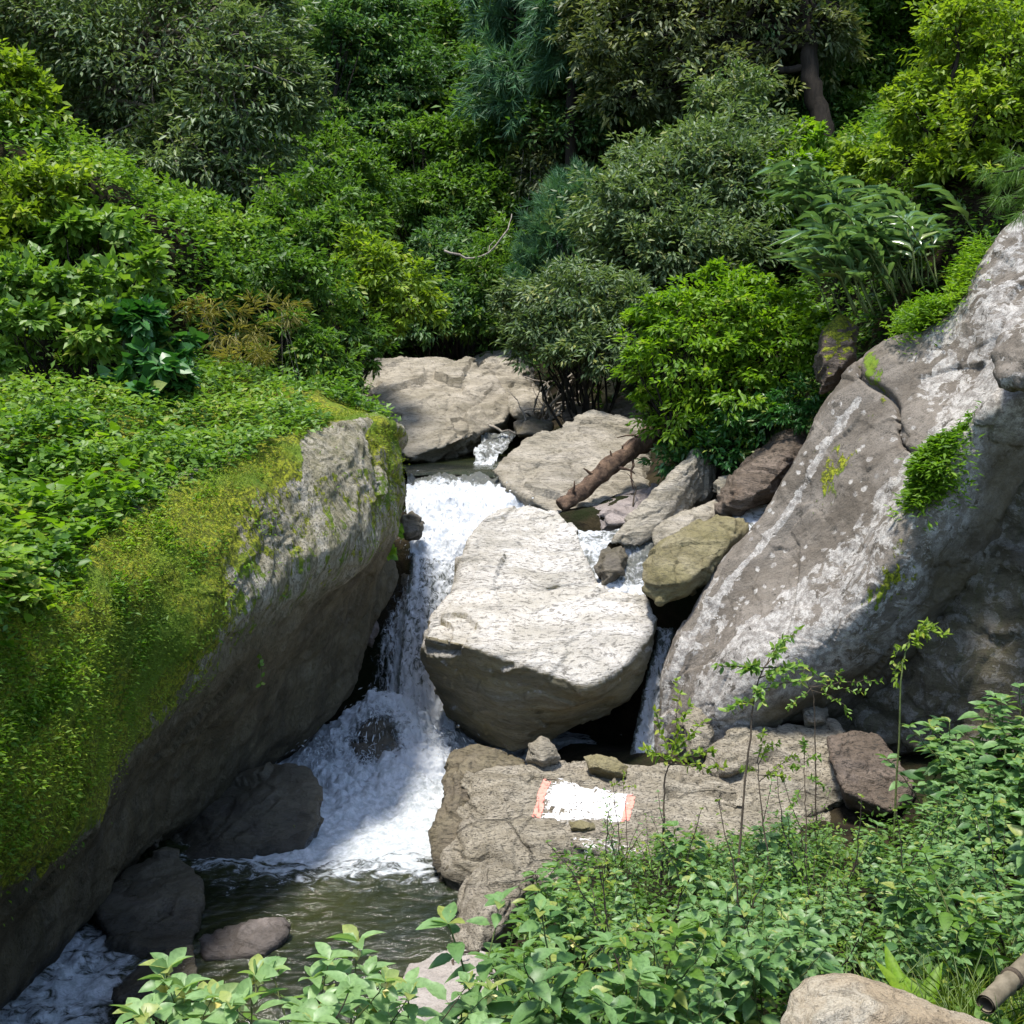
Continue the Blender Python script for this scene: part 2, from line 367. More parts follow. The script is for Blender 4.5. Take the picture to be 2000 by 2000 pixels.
crustw = np.clip(.16 + .46 * smooth(1.5, 1.8, C + cn) * (C < 4) + .7 * np.exp(-((C + cn - .55) / .13) ** 2) * smooth(2.9, 3.6, S) + .36 * smooth(6.3, 7.4, S + cn * 3) + .45 * smooth(2.9, 2.4, S + cn * 2) + .25 * np.exp(-((C - 1.2) / .25) ** 2 - ((S - 4.4) / 1.2) ** 2), 0, 1)
m = np.clip(.55 * np.exp(-((S - 3.0) / .16) ** 2 - ((C - .3) / .5) ** 2) + .42 * np.exp(-((S - 4.4) / .8) ** 2 - ((C - .9) / .3) ** 2)
            + .42 * np.exp(-((S - 5) / 1.0) ** 2 - ((C - 3.0) / .3) ** 2) + .9 * np.exp(-((S - 3.0) / .6) ** 2 - ((C - 2.55) / .3) ** 2), 0, 1)
thing('leaning_slab', V, [Q, Tt], M_slab, 'huge grey slab leaning up to the right, blotched with white lichen', 'boulder', attrs={'moss': m, 'crust': crustw, 'stain_shade': 1.0 * smooth(3.05, 3.5, C + .3 * pn(V * 1.5)) * (C < 5.5)})  # underside painted dark beyond the lip, deepening its shade by colour
SLAB = (V, N, Q, S, C)

# ---- hull rocks
rock('waterfall_boulder', 'big pale wedge shaped boulder with a sunlit top in the middle of the falls', [
    PP((824, 1244, 14.0), (915, 1262, 13.4), (1044, 1275, 13.3), (1147, 1342, 12.9), (1222, 1298, 13.3), (1262, 1250, 14.0), (1275, 1205, 14.4), (1246, 1141, 15),
       (1160, 1137, 15.2), (886, 1161, 14.9), (845, 1199, 14.5), (832, 1315, 15.0), (874, 1397, 15.5), (932, 1447, 15.5), (925, 1290, 13.5), (975, 1370, 13.6), (998, 1462, 14.3), (1093, 1435, 14.2),
       (1230, 1373, 14.3), (1259, 1315, 14.3), (900, 1400, 16), (1230, 1350, 16), (1230, 1150, 16.3)),
    PP((932, 1025, 16), (965, 998, 16.3), (1030, 983, 16.5), (1093, 1000, 16.2), (1126, 1033, 15.9), (1166, 1130, 15.2), (1150, 1142, 15.0), (1082, 1144, 14.88), (1078, 1085, 15.4), (900, 1091, 15.7),
       (886, 1161, 15), (1000, 1168, 14.85), (900, 1250, 16.5), (1160, 1250, 16.5), (1050, 1000, 16.9))],
     .026, M_boul, 5, it=0, stain_shade=lambda V, N: .9 * smooth(.28, .02, N[:, 2] + .3 * pn(V * 1.4) + .15 * pn(V * 5)), amp=.03, f=.9, strata=(R(8), R(-8), 0), sa=.018, sf=3.2, fa=.055, ff=.9)
plat = rock('flat_rock_shelf', 'low flat tan rock shelf beside the pool, bearing a white painted rectangle', [
    PP((925, 1508, 12.3), (1090, 1482, 12.85), (1300, 1497, 12.9), (1480, 1525, 12.8), (1640, 1560, 12.4), (1620, 1640, 11.4), (1300, 1665, 10.8), (1080, 1645, 10.9), (985, 1620, 11.2), (925, 1565, 11.8),
       (900, 1580, 12.6), (870, 1660, 11.9), (1000, 1730, 10.9), (1300, 1780, 10.7), (1700, 1720, 12), (1500, 1600, 14), (1000, 1560, 14)),
    PP((925, 1590, 11.6), (860, 1672, 11.2), (872, 1706, 11), (935, 1722, 10.8), (1000, 1640, 11), (1085, 1655, 10.8), (1100, 1730, 10.6), (900, 1790, 11), (1000, 1700, 12))],
     .02, M_plat, 8, it=2, amp=.04, f=1.6, strata=(R(4), R(2), 0), sa=.03, sf=5, fa=.06, ff=1.4)
rock('wet_shore_rock', 'dark brown wet rock at the left end of the flat rock shelf, against the foam', [
    PP((880, 1470, 12.9), (935, 1452, 13), (1000, 1475, 13), (1030, 1500, 12.7), (863, 1510, 12.5), (872, 1560, 12.1), (847, 1640, 11.5), (848, 1700, 11.1), (905, 1702, 11.05), (925, 1600, 11.75), (925, 1520, 12.3),
       (900, 1760, 11.3), (950, 1560, 14))], .02, M_wetb, 88, it=2, amp=.03, f=1.8, sa=.02, sf=4, fa=.05, ff=1.6)
rock('rock_ledge', 'upper tan rock ledge under the leaning slab, behind thin saplings', [
    PP((1405, 1450, 13.0), (1440, 1424, 13.2), (1631, 1407, 13.2), (1665, 1470, 12.6), (1650, 1560, 12.0), (1560, 1600, 11.7), (1400, 1565, 12.1), (1370, 1500, 12.8), (1380, 1620, 12.6), (1680, 1620, 13), (1500, 1520, 14.5))],
     .03, M_plat, 9, amp=.05, f=1.3, strata=(R(4), R(-4), 0), sa=.03, sf=4, fa=.06, ff=1.4)
rock('brown_block', 'square ended brown block of stone tilted against the rock ledge', [
    PP((1617, 1438, 12.5), (1660, 1427, 12.7), (1712, 1436, 12.7), (1782, 1530, 12.0), (1772, 1562, 11.8), (1738, 1583, 11.45), (1650, 1545, 11.6), (1627, 1492, 12.0), (1680, 1500, 11.9), (1660, 1600, 12.3), (1790, 1580, 12.8), (1720, 1480, 13.2))],
     .02, M_brown, 12, amp=.02, f=2.5, strata=(R(15), R(30), 0), sa=.012, sf=5, fa=.02, ff=2.5)
rock('leaning_stone', 'olive wedge stone propped against the slab above the narrow right fall', [
    stone_pts([(1250, 1100, 14.6), (1290, 1062, 14.7), (1340, 1045, 14.8), (1400, 1005, 15), (1450, 1010, 14.9), (1462, 1035, 14.7), (1440, 1065, 14.5), (1390, 1122, 14.2), (1340, 1162, 14.0), (1290, 1176, 14.0), (1255, 1150, 14.2)], .7)],
     .022, M_oliv, 14, amp=.03, f=1.6, strata=(R(20), R(-35), 0), sa=.014, fa=.05, ff=1.6)
rock('standing_slab', 'narrow angular slab standing on edge below the bright green bush', [
    np.concatenate([PP((1385, 855, 17), (1397, 900, 17), (1382, 960, 16.6), (1300, 1037, 15.8), (1240, 1067, 15.5), (1192, 1060, 15.5), (1225, 1018, 15.7), (1310, 925, 16.3), (1350, 905, 16.2)),
                    PP((1385, 865, 17.6), (1310, 935, 17), (1230, 1040, 16.4), (1380, 980, 17.4))])],
     .022, M_back, 15, amp=.02, f=1.7, strata=(R(10), R(-40), 0), sa=.018, sf=4, fa=.05, ff=1.6)
rock('tan_slab', 'broad tan slab under the fallen log, sloping to the upper cascade', [
    PP((962, 917, 18.5), (1035, 860, 19), (1150, 802, 20), (1248, 825, 20), (1272, 900, 19.5), (1277, 960, 18.5), (1262, 1022, 17.3), (1130, 1037, 17), (1060, 990, 17.3), (985, 948, 17.8),
       (1100, 900, 18.6), (1000, 1000, 19), (1280, 1040, 19), (1250, 880, 21))],
     .032, M_back, 17, amp=.05, f=1.0, strata=(R(-20), R(14), 0), sa=.035, sf=3.2, fa=.06, ff=1.0)
rock('tilted_slab', 'large pale flat topped slab overhanging the stream at the far end', [
    PP((640, 730, 25), (780, 702, 25), (905, 703, 24.5), (960, 732, 24), (990, 780, 23.4), (987, 822, 22.6), (880, 868, 21.2), (800, 895, 20.5), (760, 862, 21), (690, 770, 23),
       (970, 890, 25), (850, 912, 23.5), (700, 900, 26), (960, 800, 27))],
     .035, M_back, 19, amp=.06, f=.8, strata=(R(12), R(-12), 0), sa=.05, sf=2.6, fa=.09, ff=.8)
rock('lichen_stone', 'pale rough stone behind the far slab, half hidden by hanging grey leaves', [
    stone_pts([(905, 720, 26), (945, 688, 26), (1000, 685, 26), (1040, 720, 25.5), (1050, 770, 25), (1000, 800, 24.5), (960, 770, 25)], 1.4)],
     .04, M_back, 21, amp=.06, f=1.2, fa=.08)
rock('brown_shoulder_rock', 'brown pitted rock wedged between the green bush and the leaning slab', [
    stone_pts([(1572, 838, 16.3), (1530, 850, 16.2), (1460, 900, 16), (1415, 955, 15.8), (1398, 1005, 15.6), (1445, 1003, 15.4), (1510, 965, 15.3), (1560, 900, 15.6)], 1.0)],
     .025, M_brown, 23, amp=.04, f=1.6, fa=.05, ff=1.6)
rock('dark_knob_rock', 'dark mossy knob of rock behind the top of the leaning slab', [
    stone_pts([(1608, 640, 15.6), (1640, 615, 15.6), (1680, 640, 15.4), (1670, 700, 15.2), (1630, 760, 15.1), (1600, 770, 15.2), (1592, 700, 15.4)], .9)],
     .025, M_brown, 24, amp=.04, f=1.6, fa=.05, moss=lambda V, N: smooth(.1, .8, N[:, 2]) * .8)
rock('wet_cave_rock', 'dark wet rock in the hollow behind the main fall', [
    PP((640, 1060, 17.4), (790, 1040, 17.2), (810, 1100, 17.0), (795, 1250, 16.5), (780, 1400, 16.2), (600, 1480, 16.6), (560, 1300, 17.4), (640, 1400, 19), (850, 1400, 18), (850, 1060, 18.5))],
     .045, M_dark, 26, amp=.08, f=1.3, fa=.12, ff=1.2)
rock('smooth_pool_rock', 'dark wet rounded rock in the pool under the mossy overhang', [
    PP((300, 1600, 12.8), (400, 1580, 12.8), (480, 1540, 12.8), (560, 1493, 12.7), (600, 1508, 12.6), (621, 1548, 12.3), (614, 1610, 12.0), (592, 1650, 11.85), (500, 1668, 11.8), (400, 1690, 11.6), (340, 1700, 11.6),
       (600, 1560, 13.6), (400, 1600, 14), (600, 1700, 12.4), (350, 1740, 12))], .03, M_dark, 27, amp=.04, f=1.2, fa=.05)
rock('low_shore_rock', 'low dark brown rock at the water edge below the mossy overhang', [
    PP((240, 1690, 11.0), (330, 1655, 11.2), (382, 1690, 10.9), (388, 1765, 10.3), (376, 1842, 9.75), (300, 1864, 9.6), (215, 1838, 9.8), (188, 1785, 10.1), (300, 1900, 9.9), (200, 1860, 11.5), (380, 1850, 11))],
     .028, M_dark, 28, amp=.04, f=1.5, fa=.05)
rock('pink_flat_stone', 'flat pinkish grey stone lying in the shallows behind the leafy plants', [
    PP((388, 1838, 9.95), (450, 1808, 10.1), (540, 1800, 10.1), (566, 1818, 9.95), (510, 1862, 9.6), (400, 1872, 9.6), (470, 1825, 9.9), (480, 1900, 9.8))], .02, M_pink, 29, amp=.02, f=2, fa=.02, cat='rock')
rock('wet_brown_rock', 'wet brown rock splitting the rapids at bottom left', [
    PP((225, 1940, 9.0), (300, 1872, 9.4), (375, 1850, 9.45), (400, 1930, 8.8), (330, 1985, 8.5), (240, 1975, 8.7), (320, 1915, 9.0), (300, 2010, 9.2))], .022, M_dark, 30, amp=.03, f=2, fa=.04, cat='rock')
rock('shore_block', 'rough tan block standing at the right edge of the pool', [
    PP((958, 1672, 10.2), (1042, 1712, 10.0), (1030, 1735, 9.8), (975, 1800, 9.4), (930, 1868, 9.05), (885, 1832, 9.4), (898, 1750, 10.0), (910, 1712, 10.3), (1000, 1700, 9.95), (950, 1780, 9.3),
       (960, 1900, 9.6), (1040, 1800, 10.2), (900, 1860, 10.2))], .02, M_plat, 31, amp=.025, f=2.2, sa=.012, fa=.03, ff=2, cat='rock')
rock('pale_flat_rock', 'smooth pale rock slab at bottom centre beside the leafy plants', [
    PP((800, 1885, 8.5), (870, 1856, 8.8), (955, 1862, 8.8), (985, 1930, 8.0), (975, 2020, 7.2), (840, 2040, 7.0), (765, 1975, 7.5), (880, 2060, 8.2), (800, 2000, 8.6), (990, 1990, 8.6))], .022, M_sand, 32, amp=.03, f=1.3, fa=.02, sa=.008, cat='rock')
rock('near_boulder', 'rounded cream boulder in the bottom right foreground', [
    PP((1530, 2000, 4.6), (1545, 1945, 4.7), (1590, 1912, 4.8), (1655, 1908, 4.8), (1725, 1927, 4.8), (1850, 1972, 4.7), (1960, 2010, 4.6), (1900, 2150, 4.4), (1550, 2150, 4.4), (1650, 1960, 4.45), (1600, 1990, 4.4), (1700, 2200, 5.2), (1640, 1950, 5.3), (1850, 2030, 5.3))],
     .014, rock_mat('cream boulder', pale=(.50, .45, .35), mid=(.36, .28, .18), rust=.3, fleck=.3, bump=1.3), 33, amp=.02, f=2.2, sa=.008, fa=.014, ff=2)
rock('pointed_stone', 'small pointed grey stone under the wedge shaped boulder', [
    stone_pts([(1028, 1488, 12.75), (1035, 1455, 12.8), (1058, 1436, 12.85), (1082, 1455, 12.8), (1095, 1480, 12.75), (1060, 1498, 12.6)], .3)], .012, M_back, 35, amp=.012, f=4, sa=.008, fa=.015, ff=4, cat='stone')
rock('olive_stone', 'small olive stone lying on the far edge of the flat rock shelf', [
    stone_pts([(1140, 1478, 12.65), (1165, 1472, 12.7), (1205, 1482, 12.7), (1226, 1498, 12.6), (1222, 1516, 12.45), (1190, 1512, 12.4), (1150, 1500, 12.45)], .22)], .01, M_oliv, 36, amp=.008, f=5, sa=.006, fa=.012, ff=4, cat='stone')
rock('small_stone', 'fist sized dark stone on the lower edge of the painted rectangle', [
    stone_pts([(1112, 1605, 11.18), (1135, 1602, 11.2), (1160, 1606, 11.18), (1163, 1618, 11.1), (1140, 1623, 11.05), (1115, 1618, 11.08)], .1)], .008, M_oliv, 37, amp=.005, f=8, sa=.004, fa=.008, ff=7, cat='stone')
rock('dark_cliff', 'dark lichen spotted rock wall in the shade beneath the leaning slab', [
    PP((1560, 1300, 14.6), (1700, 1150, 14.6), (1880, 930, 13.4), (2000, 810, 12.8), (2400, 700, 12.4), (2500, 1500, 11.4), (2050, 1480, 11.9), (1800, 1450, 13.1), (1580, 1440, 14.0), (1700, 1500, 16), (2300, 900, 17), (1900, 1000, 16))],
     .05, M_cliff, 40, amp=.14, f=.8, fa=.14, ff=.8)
rock('capstone', 'pale capstone jutting in at the right edge above a dark hollow', [
    PP((1948, 700, 11.4), (1975, 660, 11.5), (2040, 615, 11.6), (2150, 600, 11.6), (2200, 720, 11.2), (2100, 775, 10.9), (1990, 752, 11.0), (1955, 735, 11.2), (2050, 690, 10.8), (2100, 650, 13), (1990, 690, 12.6))], .03, M_slab, 41, amp=.05, f=1.3, fa=.05)
for k, (ol, th, lab, mt) in enumerate([
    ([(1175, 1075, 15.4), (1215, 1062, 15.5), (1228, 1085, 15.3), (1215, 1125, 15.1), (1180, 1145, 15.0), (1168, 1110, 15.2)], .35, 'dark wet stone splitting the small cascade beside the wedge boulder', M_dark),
    ([(1270, 1035, 15.8), (1330, 1000, 16.0), (1400, 975, 16.2), (1410, 1010, 15.8), (1330, 1050, 15.5), (1280, 1065, 15.4)], .5, 'grey stone tucked behind the propped olive stone', M_back),
    ([(1395, 945, 16.1), (1420, 930, 16.2), (1445, 950, 16.1), (1440, 985, 15.8), (1405, 995, 15.8)], .3, 'small grey stone beside the foot of the standing slab', M_back),
    ([(785, 1010, 16.6), (805, 1000, 16.7), (828, 1020, 16.6), (822, 1045, 16.4), (790, 1050, 16.3)], .3, 'black wet stone at the left edge of the upper cascade', M_dark),
    ([(1160, 735, 24), (1200, 700, 24.5), (1240, 730, 24), (1235, 780, 23.5), (1180, 790, 23.2)], .8, 'shaded stone below the lower grey bush', M_oliv),
    ([(1170, 800, 21.5), (1215, 775, 22), (1270, 790, 21.5), (1265, 825, 21), (1190, 835, 21)], .6, 'dark flat stone behind the tan slab', M_brown),
    ([(1000, 825, 21.5), (1040, 815, 22), (1080, 830, 21.5), (1070, 850, 21), (1010, 850, 21)], .4, 'dark stone in the upper stream below the driftwood', M_dark),
    ([(985, 770, 23.5), (1030, 755, 24), (1070, 770, 23.5), (1075, 805, 23), (1040, 825, 22.5), (1000, 815, 22.6)], .7, 'grey stone behind the driftwood tangle', M_back),
    ([(1095, 800, 21.5), (1140, 785, 22), (1170, 800, 21.5), (1140, 820, 21), (1100, 825, 21)], .4, 'brown stone right of the driftwood tangle', M_brown),
    ([(740, 715, 25.5), (765, 700, 25.6), (800, 698, 25.6), (795, 722, 25.2), (750, 730, 25.2)], .4, 'brown lump of rock on top of the far tilted slab', M_brown),
    ([(1330, 1400, 13.4), (1362, 1382, 13.5), (1395, 1402, 13.4), (1398, 1475, 13.0), (1345, 1482, 12.9)], .4, 'rounded shaded stone at the foot of the leaning slab', M_plat),
    ([(1570, 1385, 13.3), (1592, 1368, 13.4), (1615, 1385, 13.3), (1612, 1412, 13.1), (1575, 1415, 13.1)], .3, 'small tan stone standing on the upper rock ledge', M_plat),
    ([(1400, 1495, 12.7), (1415, 1470, 12.8), (1450, 1478, 12.7), (1455, 1505, 12.5), (1410, 1515, 12.5)], .3, 'low tan stone between flat shelf and upper ledge', M_plat),
    ([(700, 1220, 16.0), (730, 1200, 16.1), (742, 1225, 16.0), (725, 1255, 15.9), (708, 1245, 15.9)], .25, 'pale chip of rock jutting from the hollow behind the fall', M_pink),
    ([(1140, 1000, 17.4), (1200, 965, 17.6), (1280, 950, 17.7), (1300, 985, 17.3), (1260, 1035, 16.8), (1170, 1040, 16.8)], .8, 'pinkish rock under the broken end of the fallen log', M_pink),
    ([(270, 1620, 11.6), (300, 1610, 11.7), (318, 1625, 11.6), (310, 1650, 11.4), (275, 1650, 11.4)], .3, 'small dark stone in the gloom below the overhang', M_dark),
]):
    rock('loose_stone', lab, [stone_pts(ol, th)], .02 if ol[0][2] < 18 else .035, mt, 50 + k, amp=.025, f=2.2, sa=.012, fa=.04, ff=2, cat='stone')
print('rocks', round(time.time() - T0, 1))

# ------------------------------------------------------------------ ground
def ground(x, y):
    x = np.asarray(x, float); y = np.asarray(y, float)
    bed = np.interp(y, [0, 7, 15.4, 16.8, 19, 24, 32, 40, 60, 90], [-.3, -.9, -.7, 2.6, 2.9, 3.4, 4.4, 8.5, 26, 52])
    cx = np.interp(y, [0, 8, 10, 12, 15, 17, 22, 30, 40, 90], [-5.5, -4.3, -3.2, -2.2, -1.4, -1.1, -.7, -1.6, -3, -3])
    hl = np.interp(y, [0, 8, 12, 16, 20, 30], [2.0, 2.2, 2.6, 2.2, 2.0, 1.4]); hr = np.interp(y, [0, 8, 10, 15, 20, 30], [1.4, 1.6, 1.6, 1.6, 1.5, 1.0])
    l = np.maximum(0, cx - hl - x); r = np.maximum(0, x - cx - hr)
    left = 4.6 * smooth(0, 1.6, l) * np.interp(y, [8, 11, 18, 26], [.75, 1, .8, .2]) + np.interp(y, [14, 30], [.5, .7]) * l
    right = np.interp(y, [6, 10, 15, 18, 24, 40], [0, .05, .12, .22, .45, .7]) * r + np.interp(y, [8, 12, 18, 30], [0, 1, 1, .3]) * (3.8 * smooth(0, 2.6, x - np.interp(y, [11, 13.5, 16.5], [6.0, 5.8, 4.6])) + .35 * np.maximum(0, x - 5.5))
    z = bed + np.where(l > 0, left, 0) + np.where(r > 0, np.minimum(r * 1.2, np.interp(y, [14, 18, 26], [.75, .2, .5])) + right, 0)
    near = np.interp(y, [-4, 0, 2.6, 4.2, 6, 8, 10, 11.5], [3.4, 3.3, 2.7, 2.0, 1.3, .8, .35, -.5]) + .04 * np.maximum(0, x)
    near = near - np.interp(x, [-6, -3, -.8, .6], [4.0, 2.2, 1.0, 0]) * smooth(2.0, 6, y) + .5 * smooth(3.5, 6, x) * smooth(5, 9, y)
    z = np.where(y < 11.5, np.maximum(z, near), z)
    q = np.stack([x, y, 0 * x], -1).reshape(-1, 3)
    return z + (.12 * fbm(q * .9, 4) + .25 * pn(q * .21)).reshape(x.shape)
gx = np.concatenate([np.linspace(-60, -12, 60), np.arange(-11.9, 12, .1), np.linspace(12.1, 60, 60)])
gy = np.concatenate([np.arange(-6, 26, .12), np.linspace(26.2, 100, 200)])
X, Y = np.meshgrid(gx, gy); Z = ground(X, Y)
nx, ny = len(gx), len(gy); i, j = np.meshgrid(np.arange(ny - 1), np.arange(nx - 1), indexing='ij'); a = i * nx + j
GQ = np.stack([a, a + 1, a + nx + 1, a + nx], -1).reshape(-1, 4)
t = NT('forest soil'); c = t.coord()
col = t.mix(t.step(t.noise(c, 3, 6, .7), .4, .6), (.014, .011, .007), (.032, .025, .013))
col = t.mix(t.step(t.noise(c, .8, 5, .7), .45, .6), col, (.012, .016, .005))
M_soil = t.done(t.bsdf(col, .95, .1, t.bump(t.noise(c, 14, 6, .7), .8, .08)))
GV = np.stack([X, Y, Z], -1).reshape(-1, 3); GROUND = (GV, normals_of(GV, GQ), GQ)
thing('ground', GV, GQ, M_soil, 'dark leaf strewn forest floor of the ravine', 'ground', kind='structure', base=np.zeros(3))
def gz(x, y): return float(ground(np.array([x]), np.array([y]))[0])

# ------------------------------------------------------------------ water
def white_water(name, soft=.5, holes=.0, scale=(1, 1, 1), sc=6.0, dark=(.10, .12, .11), lo=.36, hi=.56, tilt=0):
    t = NT(name); c = t.coord(); v = t.mapping(c, scale)
    n1 = t.noise(v, sc, 7, .7, .8); at = t.attr('foam')
    f = t.step(t.math('ADD', n1, t.math('MULTIPLY', t.math('SUBTRACT', at, .5), .9)), lo, hi)
    col = t.mix(f, dark, (.66, .69, .72))
    rg = t.rng(f, 0, 1, .08, .55)
    nb = t.bump(t.noise(v, sc * 2.3, 6, .75), .8, .05)
    sh = t.bsdf(col, rg, .5, nb)
    tr = t.n('ShaderNodeBsdfTranslucent'); t.l(t.mix(f, (.2, .25, .22), (.8, .83, .86)), tr.inputs[0])
    mx = t.n('ShaderNodeMixShader'); mx.inputs[0].default_value = .3; t.l(sh, mx.inputs[1]); t.l(tr.outputs[0], mx.inputs[2])
    res = mx.outputs[0]
    if holes:
        tp = t.n('ShaderNodeBsdfTransparent'); m2 = t.n('ShaderNodeMixShader')
        hf = t.step(t.math('ADD', t.noise(v, sc * 1.4, 6, .75, .5), t.math('MULTIPLY', t.math('SUBTRACT', at, .5), 1.1)), .5 - .28 * (1 - holes) - .12, .56)
        t.l(hf, m2.inputs[0]); t.l(tp.outputs[0], m2.inputs[1]); t.l(res, m2.inputs[2]); res = m2.outputs[0]
    return t.done(res)
# pool: one sheet at z = 0
px_, py_ = np.arange(-7.2, 1.6, .025), np.arange(6.0, 16.4, .025)
X, Y = np.meshgrid(px_, py_)
hit = P(790, 1440, 15.0); d1 = np.hypot((X - hit[0]) * 1.0, (Y - hit[1]) * .8)
h2 = P(720, 1500, 14.0); d2 = np.hypot(X - h2[0], (Y - h2[1]) * .75)
h3 = P(860, 1440, 14.6); d3 = np.hypot(X - h3[0], Y - h3[1])
raw = np.stack([X * 1.0, Y * 1.0, 0 * X], -1).reshape(-1, 3)
big = fbm(raw * np.array([1.4, 1.1, 1]), 4).reshape(X.shape); small = fbm(raw * np.array([4, 5.5, 1]), 4).reshape(X.shape)
froth = fbm(raw * np.array([11, 13, 1]), 3).reshape(X.shape)
rap = smooth(-2.6, -3.6, X) * smooth(10.2, 9.2, Y)
turb = np.clip(np.exp(-(d1 / 1.5) ** 2) + .95 * np.exp(-(d2 / 1.6) ** 2) + .7 * np.exp(-(d3 / .9) ** 2), 0, 1.2)
mound = .55 * np.exp(-(d2 / .75) ** 2) + .45 * np.exp(-(d1 / .7) ** 2)
Z = .012 * small + .035 * big + turb * (.05 * big + .05 * small + .035 * froth + .02) + mound * (.22 + .2 * big + .12 * small) + rap * (.06 * big + .05 * small - .02 - .12 * smooth(9.5, 8, Y))
foam = np.clip(turb * 1.0 + .75 * rap + .60 * smooth(8.9, 11.9, Y) * smooth(-4.6, -3.0, X), 0, 1.15)
foam = np.where(foam < .08, -.1, foam)
nx, ny = len(px_), len(py_); i, j = np.meshgrid(np.arange(ny - 1), np.arange(nx - 1), indexing='ij'); a = i * nx + j
WQ = np.stack([a, a + 1, a + nx + 1, a + nx], -1).reshape(-1, 4)
t = NT('pool water'); c = t.coord(); at = t.attr('foam')
n1 = t.noise(t.mapping(c, (1, 1.8, 1)), 3.4, 8, .72, 1.2)
f = t.step(t.math('ADD', n1, t.math('MULTIPLY', t.math('SUBTRACT', at, .5), .62)), .50, .66)
deep = t.mix(t.step(t.noise(c, .8, 4), .35, .65), (.010, .014, .005), (.026, .030, .010))
col = t.mix(f, deep, t.mix(t.step(t.noise(c, 13, 5, .7), .35, .65), (.40, .44, .45), (.66, .69, .72)))
nb = t.bump(t.noise(t.mapping(c, (1, 2.2, 1)), 5, 6, .65, .8), .6, .07); nb = t.bump(t.math('MULTIPLY', f, t.noise(c, 24, 5, .75)), .8, .05, nb)
M_pool = t.done(t.bsdf(col, t.rng(f, 0, 1, .06, .6), .6, nb))
thing('pool_water', np.stack([X, Y, Z], -1).reshape(-1, 3), WQ, M_pool, 'green brown plunge pool with white foam below the falls', 'water', kind='structure', attrs={'foam': foam.ravel()}, base=np.zeros(3))

def sheet(name, rows, nu, nv, mat, label, foamf, amp=.05, f=(3, 3, 1.2), seed=0, kind='structure'):
    A = np.array([[P(*q) for q in r] for r in rows])
    B, ts = catmull(A, nv); B = np.swapaxes(B, 0, 1); B, tu = catmull(B, nu); B = np.swapaxes(B, 0, 1)
    V = B.reshape(-1, 3); i, j = np.meshgrid(np.arange(nv - 1), np.arange(nu - 1), indexing='ij'); a = i * nu + j
    Q = np.stack([a, a + 1, a + nu + 1, a + nu], -1).reshape(-1, 4)
    N = normals_of(V, Q); N *= np.sign((N * (np.array([0, 0, EYE]) - V)).sum(1))[:, None]
    V = V + N * (amp * (fbm(V * np.array(f) + seed, 4) + .5 * fbm(V * np.array(f) * 3 + seed, 3)))[:, None]
    TS = np.repeat(ts, nu); TU = np.tile(tu / tu[-1], nv)
    thing(name, V, Q, mat, label, 'water', kind=kind, attrs={'foam': foamf(TS, TU)})
    return V, N, TS, TU
M_fall = white_water('falling water', holes=.35, scale=(1.6, 1.6, .75), sc=8, dark=(.10, .112, .098), lo=.50, hi=.64)
M_casc = white_water('cascade water', holes=0, scale=(1, .7, 1), sc=4.6, dark=(.13, .135, .12), lo=.40, hi=.56)
edge = lambda u, w=.12: smooth(0, w, u) * smooth(1, 1 - w, u)
sheet('upper_stream', [[(700, 868, 27), (900, 860, 27), (1010, 862, 27)], [(770, 905, 21), (890, 903, 21), (1000, 905, 20.5)], [(790, 917, 19.6), (880, 914, 19.4), (985, 918, 19.2)], [(795, 930, 19.0), (885, 927, 18.9), (995, 936, 18.6)]],
      90, 120, M_pool, 'thin flat stretch of stream above the cascade', lambda s, u: -.1 + .45 * smooth(2.2, 3, s), .008)
CAS = sheet('upper_cascade', [[(795, 929, 19.0), (885, 926, 18.9), (995, 935, 18.6)], [(795, 945, 18.5), (890, 940, 18.4), (1020, 955, 18.2)], [(792, 975, 17.9), (900, 972, 17.7), (1040, 980, 17.6)], [(796, 1015, 17.3), (890, 1012, 17.2), (1010, 1030, 17)],
      [(800, 1060, 16.8), (860, 1062, 16.7), (950, 1075, 16.5)], [(800, 1085, 16.55), (855, 1090, 16.45), (930, 1105, 16.4)]],
      150, 170, M_casc, 'white foaming cascade tumbling over the upper lip', lambda s, u: .22 + .62 * smooth(.6, 1.6, s) - .25 * np.exp(-((s - 1.9) / .5) ** 2 - ((u - .5) / .2) ** 2) - .3 * smooth(4.3, 5, s), .10, (2.6, 2.2, 2.6))
rows = [[(800, 1080, 16.6), (855, 1086, 16.5), (930, 1100, 16.45)], [(800, 1110, 16.35), (850, 1118, 16.3), (912, 1130, 16.3)], [(786, 1200, 16.0), (830, 1210, 15.9), (890, 1220, 15.95)], [(778, 1300, 15.75), (822, 1310, 15.65), (878, 1320, 15.7)], [(768, 1430, 15.4), (825, 1440, 15.3), (900, 1440, 15.4)]]
FALL = sheet('main_waterfall', rows, 120, 260, M_fall, 'main white waterfall dropping between mossy boulder and wedge boulder', lambda s, u: .34 + .28 * edge(u, .15) + .12 * smooth(2.5, 4, s) + .2 * smooth(.6, 0, s), .045, (5, 5, 1.1))
sheet('side_veil', [[(775, 1120, 16.6), (800, 1125, 16.5)], [(735, 1190, 16.3), (795, 1195, 16.2)], [(722, 1260, 16.1), (790, 1265, 16.0)], [(715, 1350, 15.9), (785, 1355, 15.8)], [(712, 1400, 15.8), (780, 1400, 15.7)]], 60, 140,
      white_water('thin veil', holes=.95, scale=(2.2, 2.2, .5), sc=6, dark=(.1, .11, .11)), 'thin broken veil of water left of the main fall', lambda s, u: .30 + .35 * u - .15 * smooth(1.5, 0, s), .05, (6, 6, 1.3), 4)
